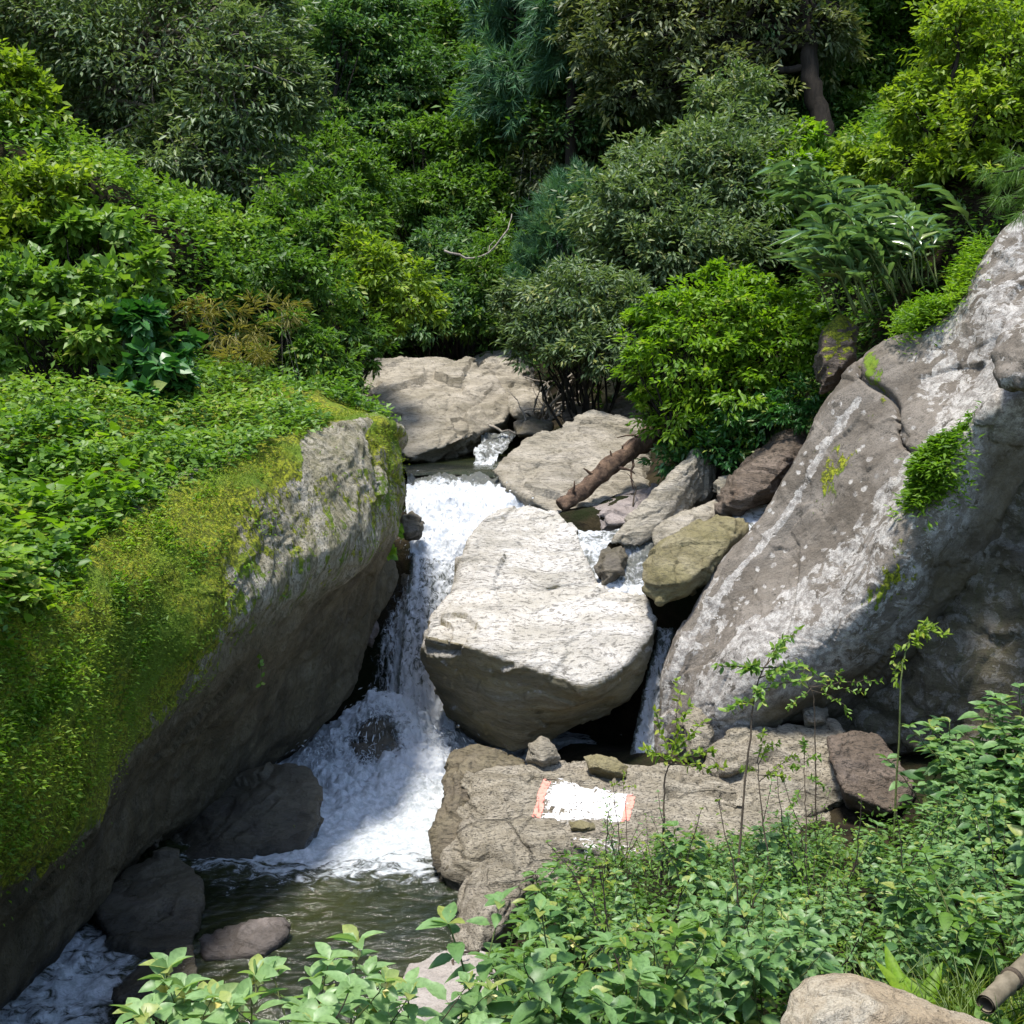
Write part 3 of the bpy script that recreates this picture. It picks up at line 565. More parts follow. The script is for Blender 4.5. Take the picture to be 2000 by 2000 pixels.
SIDE = sheet('right_fall', [[(1262, 1222, 15.0), (1320, 1228, 14.9)], [(1282, 1240, 14.7), (1318, 1245, 14.65)], [(1262, 1320, 14.4), (1298, 1325, 14.35)], [(1245, 1400, 14.2), (1290, 1405, 14.15)], [(1226, 1500, 13.9), (1288, 1500, 13.85)]], 50, 180, M_fall,
      'narrow white fall between the wedge boulder and the leaning slab', lambda s, u: .26 + .3 * edge(u, .35) + .04 * s, .05, (7, 7, 1.6), 2)
sheet('small_cascade', [[(1215, 1060, 15.7), (1285, 1058, 15.7)], [(1222, 1085, 15.5), (1290, 1085, 15.4)], [(1200, 1120, 15.2), (1270, 1125, 15.1)], [(1165, 1148, 15.0), (1262, 1160, 14.85)], [(1190, 1175, 14.85), (1262, 1190, 14.75)]], 60, 110, M_casc,
      'little white cascade spilling beside the propped olive stone', lambda s, u: .42 + .25 * smooth(2, 3, s), .06, (4, 4, 3), 3)
sheet('trickle', [[(1120, 1036, 16.6), (1210, 1034, 16.6)], [(1125, 1050, 16.2), (1205, 1050, 16.2)], [(1120, 1085, 15.9), (1185, 1075, 15.9)], [(1160, 1140, 15.3), (1190, 1140, 15.3)]], 50, 70, M_casc, 'small white trickle behind the wedge boulder', lambda s, u: .5 + 0 * s, .04)
sheet('far_cascade', [[(940, 850, 22.2), (1010, 842, 22.4)], [(938, 866, 21.8), (1000, 862, 21.8)], [(925, 880, 21.2), (978, 884, 21.2)], [(930, 897, 20.9), (968, 902, 20.8)], [(915, 913, 20.3), (960, 915, 20.2)]], 50, 60, M_casc, 'small far cascade in the gap below the tilted slab', lambda s, u: .38 + .2 * s / 4, .10, (3, 3, 3), 8)
sheet('slab_pool', [[(1435, 992, 15.7), (1500, 985, 15.6)], [(1430, 1020, 15.3), (1490, 1015, 15.2)], [(1440, 1045, 15.0), (1480, 1040, 14.9)]], 40, 40, M_casc, 'patch of white water behind the leaning slab', lambda s, u: .55 + 0 * s, .03, (3, 3, 3), 9)

# spray: thrown ribbons and drops, one mesh of flying water
M_spray = white_water('spray', holes=0, lo=.0, hi=.2)
def spray(name, label, src, n, speed, up, seed, dirv=(0, -1, 0), spread=.8, tmax=.55, wid=(.006, .02), z0=.0):
    rg = np.random.default_rng(seed); Vs, Qs = [], []; k = 0
    for s in range(n):
        p = src[rg.integers(len(src))] + rg.normal(size=3) * .08
        v = nrm(np.array(dirv) + rg.normal(size=3) * spread * np.array([1, 1, .3])) * rg.uniform(.2, 1) * speed; v[2] = rg.uniform(.2, 1) ** 1.3 * up
        ta = rg.uniform(0, tmax); tb = ta + rg.uniform(.012, .06); w = rg.uniform(*wid)
        ts = np.linspace(ta, tb, 4)[:, None]; L = p + v * ts + np.array([0, 0, -4.9]) * ts ** 2
        if L[-1, 2] < z0 - .1: continue
        sd = nrm(rg.normal(size=3)) * w; pr = np.array([.25, 1, .9, .2])[:, None]
        Vs += [L - sd * pr, L + sd * pr]; Qs += [[k + q, k + q + 1, k + 5 + q, k + 4 + q] for q in range(3)]; k += 8
    thing(name, np.concatenate(Vs), np.array(Qs), M_spray, label, 'water', kind='stuff', attrs={'foam': np.ones(k)})
rock('loose_stone', 'dark rounded stone in the splash at the foot of the main fall', [stone_pts([(670, 1470, 14.6), (700, 1410, 14.8), (750, 1395, 14.9), (790, 1430, 14.8), (795, 1490, 14.5), (730, 1520, 14.3)], .8)], .03, M_dark, 90, amp=.05, f=1.5, fa=.06, cat='stone')
M_splash = white_water('splash', holes=.75, scale=(1, 1, 1), sc=6.5, dark=(.2, .22, .22), lo=.38, hi=.52)
sheet('splash', [[(600, 1450, 15.0), (660, 1400, 15.0), (735, 1352, 15.1), (800, 1362, 15.1), (850, 1430, 15.0)], [(585, 1480, 14.6), (660, 1430, 14.6), (730, 1395, 14.5), (800, 1400, 14.5), (870, 1450, 14.6)],
      [(575, 1510, 14.3), (650, 1480, 14.2), (725, 1460, 14.1), (800, 1460, 14.1), (885, 1475, 14.3)], [(560, 1545, 13.9), (650, 1540, 13.7), (725, 1535, 13.6), (800, 1530, 13.6), (890, 1520, 13.8)]], 160, 150, M_splash,
      'dome of churning white water at the foot of the main fall', lambda s, u: .62 + .35 * smooth(.5, .12, np.abs(u - .5)) * 0 - .42 * np.exp(-((s - 1.7) / .7) ** 2 - ((u - .52) / .17) ** 2) + .25 * smooth(2.2, 3, s) - .2 * smooth(.25, 0, s), .09, (3.2, 3.2, 3.2), 6)
spray('spray', 'white spray thrown up at the foot of the main fall', PP((700, 1450, 14.5), (740, 1400, 14.6), (770, 1380, 14.9), (660, 1470, 14.4), (800, 1420, 14.7), (850, 1450, 14.6), (720, 1500, 14), (620, 1490, 14.2)), 9000, 1.5, 1.9, 5, (-.2, -.3, 0), 1.0, .4, (.004, .011))
spray('spray', 'fine white droplets leaping along the upper cascade', CAS[0][(CAS[2] > 1) & (CAS[2] < 4.4)][::9], 1600, 1.2, 1.3, 6, (0, -1, 0), .6, .2, (.004, .014), 1)
print('water', round(time.time() - T0, 1))
# ------------------------------------------------------------------ leaves, crowns, stems
def tm(rows):
    """leaf template from (u, half width, lift, droop) rows: midrib plus two folded wings"""
    V = [(0, 0, 0)]; Fc = []
    for u, w, l, dr in rows: V += [(u, -w, l - dr), (u, 0, -dr), (u, w, l - dr)]
    V.append((1, 0, -rows[-1][3] * 1.5)); n = len(rows); e = len(V) - 1
    Fc += [(0, 2, 1), (0, 3, 2)]
    for k in range(n - 1):
        a = 1 + 3 * k; Fc += [(a, a + 1, a + 4), (a, a + 4, a + 3), (a + 1, a + 2, a + 5), (a + 1, a + 5, a + 4)]
    a = 1 + 3 * (n - 1); Fc += [(a, a + 1, e), (a + 1, a + 2, e)]
    return np.array(V, float), np.array(Fc)
L_DIA = (np.array([(0, 0, 0), (.45, .5, .07), (1, 0, -.06), (.45, -.5, .07)]), np.array([(0, 2, 1), (0, 3, 2)]))
L_OVA = tm([(.3, .46, .07, .0), (.65, .36, .06, .05)])
L_BIG = tm([(.08, .16, .03, 0), (.2, .42, .07, 0), (.26, .40, .07, 0), (.38, .5, .08, .01), (.44, .46, .08, .02), (.58, .42, .07, .04), (.64, .37, .06, .05), (.78, .25, .04, .09), (.84, .2, .03, .11)])
L_LAN = tm([(.2, .42, .10, -.05), (.5, .5, .10, 0), (.8, .28, .06, .12)])
L_NEE = (np.array([(0, -.5, 0), (0, .5, 0), (1, 0, -.1)]), np.array([(0, 1, 2)]))
class Cloud:
    def __init__(s): s.V, s.F, s.t, s.k = [], [], [], 0
    def add(s, pos, d, n, ln, wd, tint, tmpl):
        T, Fc = tmpl; N = len(pos); d = nrm(d); n = nrm(n - d * (n * d).sum(1)[:, None]); sd = np.cross(n, d)
        ln = np.broadcast_to(ln, N)[:, None, None]; wd = np.broadcast_to(wd, N)[:, None, None]
        V = pos[:, None] + d[:, None] * T[None, :, 0:1] * ln + sd[:, None] * T[None, :, 1:2] * wd + n[:, None] * T[None, :, 2:3] * ln
        s.V.append(V.reshape(-1, 3)); s.F.append((Fc[None] + (np.arange(N) * len(T))[:, None, None] + s.k).reshape(-1, 3))
        s.t.append(np.repeat(np.clip(np.broadcast_to(tint, N), 0, 1), len(Fc))); s.k += N * len(T)
    def mesh(s, name, mat, base=(0, 0, 0)):
        return mk_mesh(name, np.concatenate(s.V) - np.array(base), np.concatenate(s.F), mat, False, {'tint': np.concatenate(s.t)})
class Tubes:
    def __init__(s): s.V, s.F, s.k = [], [], 0
    def add(s, pts, r0, r1=None, seg=6, cap=True):
        A = np.asarray(pts, float); n = len(A); r1 = r0 if r1 is None else r1
        rr = np.linspace(r0, r1, n) if np.isscalar(r0) else np.asarray(r0)
        tg = nrm(np.gradient(A, axis=0)); up = np.array([.31, .17, .93]); s1 = nrm(np.cross(tg, up)); s2 = np.cross(s1, tg)
        th = np.linspace(0, 2 * np.pi, seg, endpoint=False)
        V = A[:, None] + (s1[:, None] * np.cos(th)[None, :, None] + s2[:, None] * np.sin(th)[None, :, None]) * rr[:, None, None]
        i, j = np.meshgrid(np.arange(n - 1), np.arange(seg), indexing='ij'); j2 = (j + 1) % seg
        s.F.append(np.stack([i * seg + j, i * seg + j2, (i + 1) * seg + j2, (i + 1) * seg + j], -1).reshape(-1, 4) + s.k)
        if cap:
            m = len(V.reshape(-1, 3)); jj = np.arange(seg)
            V2 = np.concatenate([V.reshape(-1, 3), A[-1:] + tg[-1:] * rr[-1] * .3, A[:1]])
            s.F.append(np.stack([(n - 1) * seg + jj, (n - 1) * seg + (jj + 1) % seg, 0 * jj + m, 0 * jj + m], 1) + s.k)
            s.F.append(np.stack([(jj + 1) % seg, jj, 0 * jj + m + 1, 0 * jj + m + 1], 1) + s.k)
            s.V.append(V2); s.k += len(V2)
        else: s.V.append(V.reshape(-1, 3)); s.k += V.shape[0] * seg
    def mesh(s, name, mat, base=(0, 0, 0)):
        Fq = np.concatenate(s.F); tri = Fq[:, 2] == Fq[:, 3]
        return mk_mesh(name, np.concatenate(s.V) - np.array(base), [Fq[~tri], Fq[tri][:, :3]], mat, True)
def curve(a, b, rg, n=8, sag=.0, wob=.05):
    a, b = np.asarray(a, float), np.asarray(b, float); t = np.linspace(0, 1, n)[:, None]; L = np.linalg.norm(b - a)
    w = np.cumsum(rg.normal(size=(n, 3)), 0) * wob * L / n ** .5 * np.sin(np.pi * t) * 1.6
    return a * (1 - t) + b * t + w + np.array([0, 0, 1]) * sag * L * np.sin(np.pi * t)
UP = np.array([0, 0, 1.])

M_bark = plain_mat('bark', (.009, .007, .005), (.026, .02, .014), 8, .9, .8, (1, 1, .3))  # shade of the crowns is put into the near black bark colour
M_twig = plain_mat('grey twig', (.09, .075, .055), (.21, .185, .15), 12)
M_stem = plain_mat('green stem', (.05, .08, .02), (.11, .13, .04), 12)
M_dkst = plain_mat('dark stem', (.035, .028, .02), (.08, .06, .04), 12)
MAT = dict(
    grey=leaf_mat('grey green leaf', (.060, .110, .034), (.165, .230, .105), .34, .5, .4),
    brown=leaf_mat('bronze green leaf', (.062, .090, .032), (.165, .195, .088), .32, .5, .35),
    dark=leaf_mat('dark green leaf', (.042, .105, .030), (.115, .22, .060), .36, .5, .35),
    mid=leaf_mat('mid green leaf', (.045, .110, .014), (.125, .235, .032), .42, .5, .35),
    yell=leaf_mat('yellow green leaf', (.090, .165, .012), (.25, .35, .028), .45, .5, .35),
    bright=leaf_mat('bright green leaf', (.070, .165, .008), (.20, .34, .018), .48, .5, .35),
    creep=leaf_mat('creeper leaf', (.060, .145, .014), (.185, .305, .040), .4, .48, .4),
    glossy=leaf_mat('glossy dark leaf', (.022, .095, .016), (.065, .190, .040), .3, .42, .5),
    pine=leaf_mat('blue pine needle', (.036, .105, .045), (.115, .235, .110), .25, .55, .3),
    lily=leaf_mat('lily leaf', (.060, .130, .050), (.170, .280, .120), .28, .28, .8),
    herb=leaf_mat('herb leaf', (.060, .145, .040), (.185, .315, .105), .4, .45, .45),
    pale=leaf_mat('pale herb leaf', (.125, .235, .075), (.260, .390, .160), .42, .42, .45),
    yherb=leaf_mat('yellow herb leaf', (.075, .140, .014), (.22, .31, .040), .42, .48, .4),
    moss=leaf_mat('moss frond', (.085, .145, .012), (.27, .36, .03), .3, .7, .2),
    gold=leaf_mat('golden tangle', (.12, .12, .028), (.26, .23, .06), .3, .6, .2),
    dry=leaf_mat('dry leaf', (.20, .10, .04), (.42, .30, .12), .3, .6, .2),
    grass=leaf_mat('grass blade', (.05, .10, .012), (.15, .22, .03), .4, .4, .4),
    yflow=leaf_mat('yellow flower', (.55, .47, .12), (.75, .68, .35), .3, .6, .2))

def crown(cl, blobs, rg, lp, asp=.36, k=6.0, per=34, clump=.30, droop=.35, tmpl=L_DIA, low=-.55, flat=.55, upn=.9, inner=.6):
    """blobs: (centre, radii). leaf sprays on the outer shell of each lobe, gaps between them; returns the spray centres"""
    out = []
    for c, r in blobs:
        rm = r.mean(); n = max(6, int(k * np.pi * rm * rm / (lp * lp * asp * .5) / per))
        d = nrm(rg.normal(size=(n * 2, 3))); d = d[(d[:, 2] > low) | (rg.random(n * 2) < .2)][:n]
        lump = 1 + .30 * pn(d * 1.7 + rg.uniform(0, 90, 3)) + .26 * pn(d * 4.1 + rg.uniform(0, 90, 3))
        fr = (1 - inner * rg.random(len(d)) ** 2.2) * lump * np.where(rg.random(len(d)) < .13, rg.uniform(1.05, 1.3, len(d)), 1)
        C = c + d * r * fr[:, None]
        keep = np.ones(len(d), bool)
        for c2, r2 in blobs:
            if c2 is not c: keep &= (((C - c2) / r2) ** 2).sum(1) > .38
        C, d = C[keep], d[keep]; n = len(C)
        if n == 0: continue
        cr = np.minimum(clump * rm, lp * 3.4) * rg.uniform(.6, 1.3, n)
        ax = nrm(d * .8 + UP * .12 + rg.normal(size=(n, 3)) * .38)
        ct = np.clip(rg.normal(.45, .22, n), 0, 1)
        t = rg.random((n, per, 1)); off = rg.normal(size=(n, per, 3)) * np.array([1, 1, flat]) * .55
        pos = C[:, None] + ax[:, None] * (t - .3) * 1.7 * cr[:, None, None] + off * cr[:, None, None] * (1.05 - .6 * t)
        pos[..., 2] -= droop * .5 * (t[..., 0] ** 2) * cr[:, None]
        dr = ax[:, None] * .6 + off * .8 + rg.normal(size=pos.shape) * .35 - UP * droop
        nn = UP * upn + rg.normal(size=pos.shape) * .42 + d[:, None] * .25
        N = n * per
        ln = lp * rg.uniform(.6, 1.25, N)
        cl.add(pos.reshape(-1, 3), dr.reshape(-1, 3), nn.reshape(-1, 3), ln, ln * asp * rg.uniform(.8, 1.2, N), np.repeat(ct, per) + rg.normal(0, .2, N), tmpl)
        out.append((c, C, ax))
    return out
def pine_crown(cl, blobs, rg, needle, k=1.0):
    out = []
    for c, r in blobs:
        rm = r.mean(); n = int(k * 26)
        d = nrm(rg.normal(size=(n, 3))); C = c + d * r * rg.uniform(.3, 1, (n, 1)) ** .5; C[:, 2] += 0
        m = 70; ax = nrm(d * np.array([1, 1, .3]) + UP * .25 + rg.normal(size=(n, 3)) * .3)
        t = rg.random((n, m, 1)); pos = C[:, None] + ax[:, None] * t * needle * 1.3
        dr = ax[:, None] * .8 + rg.normal(size=pos.shape) * .5 + UP * .1
        N = n * m; ln = needle * rg.uniform(.7, 1.2, N)
        cl.add(pos.reshape(-1, 3), dr.reshape(-1, 3), rg.normal(size=(N, 3)), ln, ln * .075 + .004, np.repeat(np.clip(rg.normal(.5, .25, n), 0, 1), m) + rg.normal(0, .15, N), L_NEE)
        out.append((c, C, ax))
    return out
def plant(name, label, cat, kind, pix, seed, lp=15.5, trunk=None, root=None, tr=.12, wood=None, group=None, stems=1, sat=3, twigs=.25, parts=('trunk', 'crown'), extra=None, pine=False, **kw):
    """pix: lobes (px, py, depth, rx, ry); the plant is rooted in the ground below (or at 'trunk', px/py/depth points)"""
    rg = np.random.default_rng(seed); blobs = []
    for px, py, d, rx, ry in pix:
        blobs.append((P(px, py, d), np.array([rx, (rx + ry) * .45, ry]) * d / F))
    for c, r in list(blobs):                     # side lobes break the round outline
        for _ in range(sat):
            dd = nrm(rg.normal(size=3) + UP * .35); blobs.append((c + dd * r * rg.uniform(.75, 1.05), r * rg.uniform(.28, .5)))
    dm = np.mean([q[2] for q in pix]); c0 = np.mean([b[0] for b in blobs], 0)
    if trunk is not None: line = PP(*trunk); bx, by = line[0][:2]
    else: bx, by = c0[0] + rg.normal() * .2, c0[1] + .3; line = None
    if root: bx, by = P(*root)[:2]
    base = np.array([bx, by, gz(bx, by) - .1])
    cl = Cloud(); tb = Tubes()
    cs = pine_crown(cl, blobs, rg, lp * dm / F, kw.get('k', 1)) if pine else crown(cl, blobs, rg, lp * dm / F, **kw)
    if extra: extra(cl, tb, rg, blobs)
    if line is not None:
        if line[0][2] > base[2]: line = np.concatenate([[base], line])
        L, _ = catmull(line, 24); tb.add(L + rg.normal(size=L.shape) * tr * .12, tr, tr * .45, 8); top = L[-1]; src = L
    else: src = None
    for s in range(stems):
        b0 = base + np.array([rg.normal() * .1, rg.normal() * .1, 0]) * (stems > 1)
        for bi, (c, C, ax) in enumerate(cs):
            if bi >= len(pix) and rg.random() < .6: continue
            if src is not None:
                q = src[13 + rg.integers(0, 10)]
            else: q = b0
            if stems > 1 and rg.random() < .3: continue
            L = curve(q, c, rg, 9, .04, .05); tb.add(L, tr * (.6 if src is None else .32), tr * .14, 6)
            for w in rg.permutation(len(C))[:int(twigs * min(len(C), 60))]:
                tb.add(curve(L[rg.integers(4, 9)], C[w] + ax[w] * .1, rg, 6, .05, .06), tr * .16, tr * .04, 4, False)
    o = empty(name, base, label, cat, group)
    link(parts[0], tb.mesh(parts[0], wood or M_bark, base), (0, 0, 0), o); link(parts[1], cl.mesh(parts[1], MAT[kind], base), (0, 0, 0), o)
    return o
def dup(root, loc, rz=0, sc=1.0, label=None):
    r = root.copy(); COL.objects.link(r); r.location = loc; r.rotation_euler = (0, 0, rz); r.scale = (sc, sc, sc)
    if label: r['label'] = label
    for ch in root.children:
        c = ch.copy(); COL.objects.link(c); c.parent = r
    return r
SH = ('stems', 'foliage')

# ------------------------------------------------------------------ trees and bushes behind the gorge
plant('oak_tree', 'spreading grey green tree filling the top left corner, dark forked trunk below its crown', 'tree', 'grey',
      [(300, 110, 24, 220, 150), (480, 230, 23, 120, 140), (110, 50, 24, 170, 120), (370, 330, 23, 150, 90), (520, 80, 24, 70, 110), (270, 230, 24.5, 110, 80), (560, 180, 23, 60, 60), (480, 370, 22.6, 90, 50)], 1,
      lp=16.5, asp=.32, trunk=[(150, 420, 24.5), (150, 300, 24.5), (165, 210, 24.4), (230, 130, 24.3), (300, 60, 24)], tr=.22, wood=M_twig, twigs=.6, k=6)
plant('forest_tree', 'dark feathery tree with layered boughs right of the spreading grey green tree', 'tree', 'dark', [(650, 90, 34, 110, 110), (770, 170, 34, 110, 80), (640, 270, 33, 100, 45), (730, 60, 35, 90, 90), (720, 250, 33, 80, 40)], 2, lp=12.5, asp=.4, flat=.25, k=7, tr=.2)
plant('forest_tree', 'mid green tree at the top centre left of the blue pine', 'tree', 'mid', [(880, 70, 37, 110, 110), (930, 190, 35, 85, 80), (850, 190, 36, 70, 70)], 3, lp=12.5, asp=.4, tr=.2)
plant('leafy_shrub', 'soft light green shrub on the far slope below the top centre trees', 'shrub', 'mid', [(830, 320, 33, 120, 60), (930, 300, 32, 80, 70), (760, 410, 31, 75, 60), (880, 400, 31, 80, 60), (950, 400, 31, 60, 60)], 4, lp=12, asp=.42, tr=.08, stems=2, parts=SH, k=8)
plant('blue_pine', 'young blue green pine left of the round grey bush', 'pine tree', 'pine', [(1095, 490, 25, 60, 40), (1120, 410, 25.5, 55, 30), (1060, 540, 25, 50, 35), (1090, 450, 25, 50, 30), (1130, 370, 26, 40, 25)], 6, lp=24, trunk=[(1110, 620, 26), (1115, 470, 26), (1120, 330, 26)], tr=.07, pine=True, sat=0, k=2.0)
plant('hanging_shrub', 'dull olive drooping shrub below the top centre conifers', 'shrub', 'brown', [(1060, 330, 31, 55, 80), (1020, 270, 32, 60, 70), (1170, 310, 31, 60, 70), (1200, 240, 31, 50, 50)], 7, lp=12.5, tr=.07, stems=2, parts=SH, wood=M_twig)
plant('oak_tree', 'bronze green tree at the top right with a thick dark leaning trunk', 'tree', 'brown',
      [(1300, 80, 28, 150, 100), (1480, 50, 28, 130, 90), (1240, 180, 28, 90, 70), (1410, 160, 27.5, 110, 60), (1180, 60, 29, 70, 80), (1400, -20, 28, 200, 70), (1600, 60, 27.5, 70, 80)], 8, lp=16.5, asp=.36,
      trunk=[(1625, 400, 27), (1612, 280, 27), (1588, 160, 27), (1575, 40, 27), (1560, -80, 27)], tr=.32, twigs=.6, k=6)
plant('forest_tree', 'green tree right of the thick dark leaning trunk', 'tree', 'mid', [(1700, 100, 31, 100, 110), (1730, 250, 30, 85, 90), (1660, 280, 30, 50, 60), (1780, 40, 31, 90, 80), (1660, 370, 29, 60, 40)], 9, lp=15, tr=.2)
plant('bright_tree', 'sunlit yellow green tree leaning in at the top right edge', 'tree', 'yell',
      [(1910, 70, 17, 110, 100), (1830, 220, 17, 85, 80), (1940, 240, 16, 90, 80), (1770, 320, 17, 60, 50), (1870, 330, 16.5, 80, 50), (1990, 140, 16, 70, 100), (1960, 330, 15.8, 60, 40)], 10, lp=16.5, asp=.42, tr=.09, stems=2, parts=SH)
plant('round_bush', 'large round grey green bush behind the bright green bush', 'bush', 'grey', [(1350, 330, 23, 140, 75), (1260, 420, 22.5, 130, 90), (1450, 390, 23, 130, 100), (1350, 500, 22, 140, 80), (1540, 480, 23, 75, 80), (1220, 500, 22.4, 70, 60)], 11, lp=15.5, asp=.34, tr=.09, stems=3, parts=SH, k=7)
plant('round_bush', 'upright grey green bush rising behind the large round bush', 'bush', 'grey', [(1440, 200, 24.5, 80, 70), (1480, 270, 24, 70, 50), (1400, 260, 24.5, 60, 50)], 12, lp=15.5, asp=.36, tr=.07, stems=2, parts=SH)
plant('leafy_shrub', 'fresh green shrub on the right shoulder of the large round bush', 'shrub', 'bright', [(1550, 340, 22.6, 55, 45), (1530, 400, 22.3, 50, 40), (1570, 270, 23, 40, 35)], 13, lp=15.5, asp=.46, tr=.05, stems=2, parts=SH)
plant('round_bush', 'low silvery grey bush hanging over the stream stones', 'bush', 'grey', [(1130, 590, 21, 105, 70), (1230, 640, 20.5, 85, 65), (1070, 660, 21, 75, 55), (1170, 690, 20.3, 85, 35), (1020, 610, 21.5, 50, 60)], 14, lp=15, asp=.32, tr=.06, stems=3, parts=SH, k=6.5)
plant('green_bush', 'bright green small leaved bush in the middle right above the standing slab', 'bush', 'bright',
      [(1400, 630, 17, 130, 70), (1330, 710, 16.8, 95, 80), (1500, 680, 16.8, 110, 80), (1430, 780, 16.5, 110, 70), (1560, 700, 16.6, 50, 80), (1330, 820, 16.8, 70, 60), (1290, 640, 17, 40, 25), (1390, 550, 17.2, 35, 30), (1530, 600, 17, 40, 25), (1255, 700, 17, 30, 16), (1262, 780, 17, 26, 16), (1465, 545, 17.2, 30, 24), (1595, 640, 17, 26, 22), (1320, 590, 17.2, 28, 18), (1250, 620, 17.1, 24, 12)], 15, lp=15.5, asp=.42, tr=.06, stems=3, parts=SH, k=4.8, flat=.32, clump=.36)
plant('leafy_shrub', 'dark green shrub in shade under the bright green bush', 'shrub', 'glossy', [(1500, 820, 16.2, 80, 40), (1420, 880, 16.6, 70, 45), (1320, 900, 17.0, 50, 40), (1560, 780, 16, 40, 40)], 16, lp=15, tr=.04, stems=3, parts=SH)
plant('leafy_shrub', 'lime green shrub left of the arching lily clump', 'shrub', 'yell', [(1700, 300, 19, 60, 40), (1680, 340, 18.5, 45, 35)], 17, lp=16.5, asp=.5, tr=.04, stems=2, parts=SH)
def conifer(name, label, px, py0, py1, d, half, seed, kind='pine', ndl=.55, tr=.24):
    """tall conifer with a straight dark trunk and drooping tiers of boughs"""
    rg = np.random.default_rng(seed); a, b = P(px, py0, d), P(px, py1, d); base = np.array([a[0], a[1], min(a[2], gz(a[0], a[1]) - .2)]); top = b
    tb = Tubes(); cl = Cloud(); L = curve(base, top, rg, 20, 0, .006); tb.add(L, tr, tr * .3, 9); H = top[2] - a[2]; w = half * d / F
    for q in range(46):
        t = rg.uniform(.0, 1); s = a + (top - a) * t; an = rg.uniform(0, 6.28); ln = w * rg.uniform(.5, 1.15) * (1.05 - .45 * t)
        e = s + np.array([math.cos(an) * ln, math.sin(an) * ln, -ln * rg.uniform(.05, .45)]); B = curve(s, e, rg, 9, .12, .03); tb.add(B, .035, .01, 5)
        for k in range(2, 9):
            for _ in range(2):
                ax = nrm((e - s) * .6 + rg.normal(size=3) * ln * .5 - UP * ln * .25); m = 34; t2 = rg.random((m, 1))
                cl.add(B[k] + ax * t2 * ndl * 1.2, ax * .8 + rg.normal(size=(m, 3)) * .45 - UP * .3, rg.normal(size=(m, 3)) + UP * .5, ndl * rg.uniform(.5, 1, m), ndl * .085, np.clip(rg.normal(.4, .25) + rg.normal(0, .12, m), 0, 1), L_NEE)
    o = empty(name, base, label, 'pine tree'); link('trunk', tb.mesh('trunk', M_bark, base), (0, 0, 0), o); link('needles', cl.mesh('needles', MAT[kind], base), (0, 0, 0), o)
conifer('tall_conifer', 'tall dark conifer with drooping boughs at the top centre, nearest the bare stems', 1005, 230, -140, 31.5, 95, 180)
conifer('tall_conifer', 'tall conifer with a long bare dark trunk behind the young blue green pine', 1122, 120, -160, 29.5, 75, 181)
conifer('tall_conifer', 'dim tall conifer far behind the feathery tree', 700, 60, -200, 40, 120, 182, 'dark')
plant('forest_tree', 'bushy mid green tree between the spreading grey green tree and the far gap', 'tree', 'mid', [(600, 330, 27, 70, 60), (690, 350, 27, 70, 55), (650, 300, 28, 60, 50)], 183, lp=13, asp=.42, tr=.1)
plant('forest_tree', 'slender green tree behind the two conifers and the hanging stems', 'tree', 'mid', [(1060, 180, 36, 80, 90), (1130, 260, 35, 70, 70), (1000, 250, 35, 60, 60)], 184, lp=12, asp=.42, tr=.12)
plant('forest_tree', 'dark green tree filling the gap left of the thick leaning trunk', 'tree', 'dark', [(1540, 200, 33, 80, 90), (1500, 120, 34, 90, 80), (1640, 200, 34, 70, 90)], 185, lp=13, asp=.42, tr=.12)
tb = Tubes(); rgT = np.random.default_rng(186); b0 = P(1045, 430, 29); b0[2] = gz(b0[0], b0[1])
for k in range(7):
    q = P(1025 + k * 11 + rgT.normal() * 4, 430, 30.5 + rgT.normal() * .2); q[2] = gz(q[0], q[1]) - .1; tb.add(curve(q, P(1015 + k * 14 + rgT.normal() * 14, 250 + rgT.uniform(-60, 60), 30.7), rgT, 12, 0, .03), .022, .010, 5)
for k in range(1): o = empty('bare_saplings', b0, 'cluster of thin pale bare stems under the top centre conifers', 'saplings'); link('stems', tb.mesh('stems', M_twig, b0), (0, 0, 0), o)
# left bank
plant('yellow_shrub', 'bright yellow green shrub reaching over the far left bank', 'shrub', 'yell', [(770, 560, 19, 80, 70), (720, 510, 19.2, 65, 50), (800, 600, 18.8, 50, 50), (720, 610, 18.8, 60, 45)], 20, root=(600, 720, 18.8), lp=15.5, asp=.42, tr=.05, stems=3, parts=SH)
plant('yellow_shrub', 'olive yellow shrub behind and above the bright yellow shrub', 'shrub', 'mid', [(620, 390, 21, 90, 60), (700, 440, 20.6, 60, 50), (560, 440, 20.5, 70, 50), (640, 470, 20, 70, 45)], 21, lp=15.5, asp=.42, tr=.05, stems=3, parts=SH)
plant('leafy_shrub', 'pale lime shrub under the spreading grey green tree', 'shrub', 'creep', [(390, 430, 18.5, 90, 50), (340, 480, 18, 70, 45), (460, 470, 18, 70, 40)], 22, lp=15.5, asp=.44, tr=.05, stems=2, parts=SH)
plant('leafy_shrub', 'mid green shrub in the middle of the left bank', 'shrub', 'mid', [(480, 540, 17.5, 120, 60), (600, 560, 17.8, 80, 60), (400, 560, 16.8, 80, 50)], 23, lp=15.5, asp=.44, tr=.05, stems=3, parts=SH)
plant('leafy_shrub', 'green shrub hanging down to the far tilted slab', 'shrub', 'mid', [(680, 650, 18.2, 70, 50), (620, 700, 17, 80, 45), (700, 700, 18, 40, 35), (560, 660, 16.8, 70, 50)], 24, root=(520, 740, 17), lp=15, asp=.4, tr=.05, stems=3, parts=SH)
plant('broadleaf_bush', 'dark glossy broad leaved bush on the left bank', 'bush', 'glossy', [(285, 680, 13.5, 60, 60), (300, 750, 13.2, 60, 50), (250, 630, 13.6, 45, 40)], 25, lp=34, asp=.7, tr=.03, stems=3, parts=SH, tmpl=L_OVA, k=6)
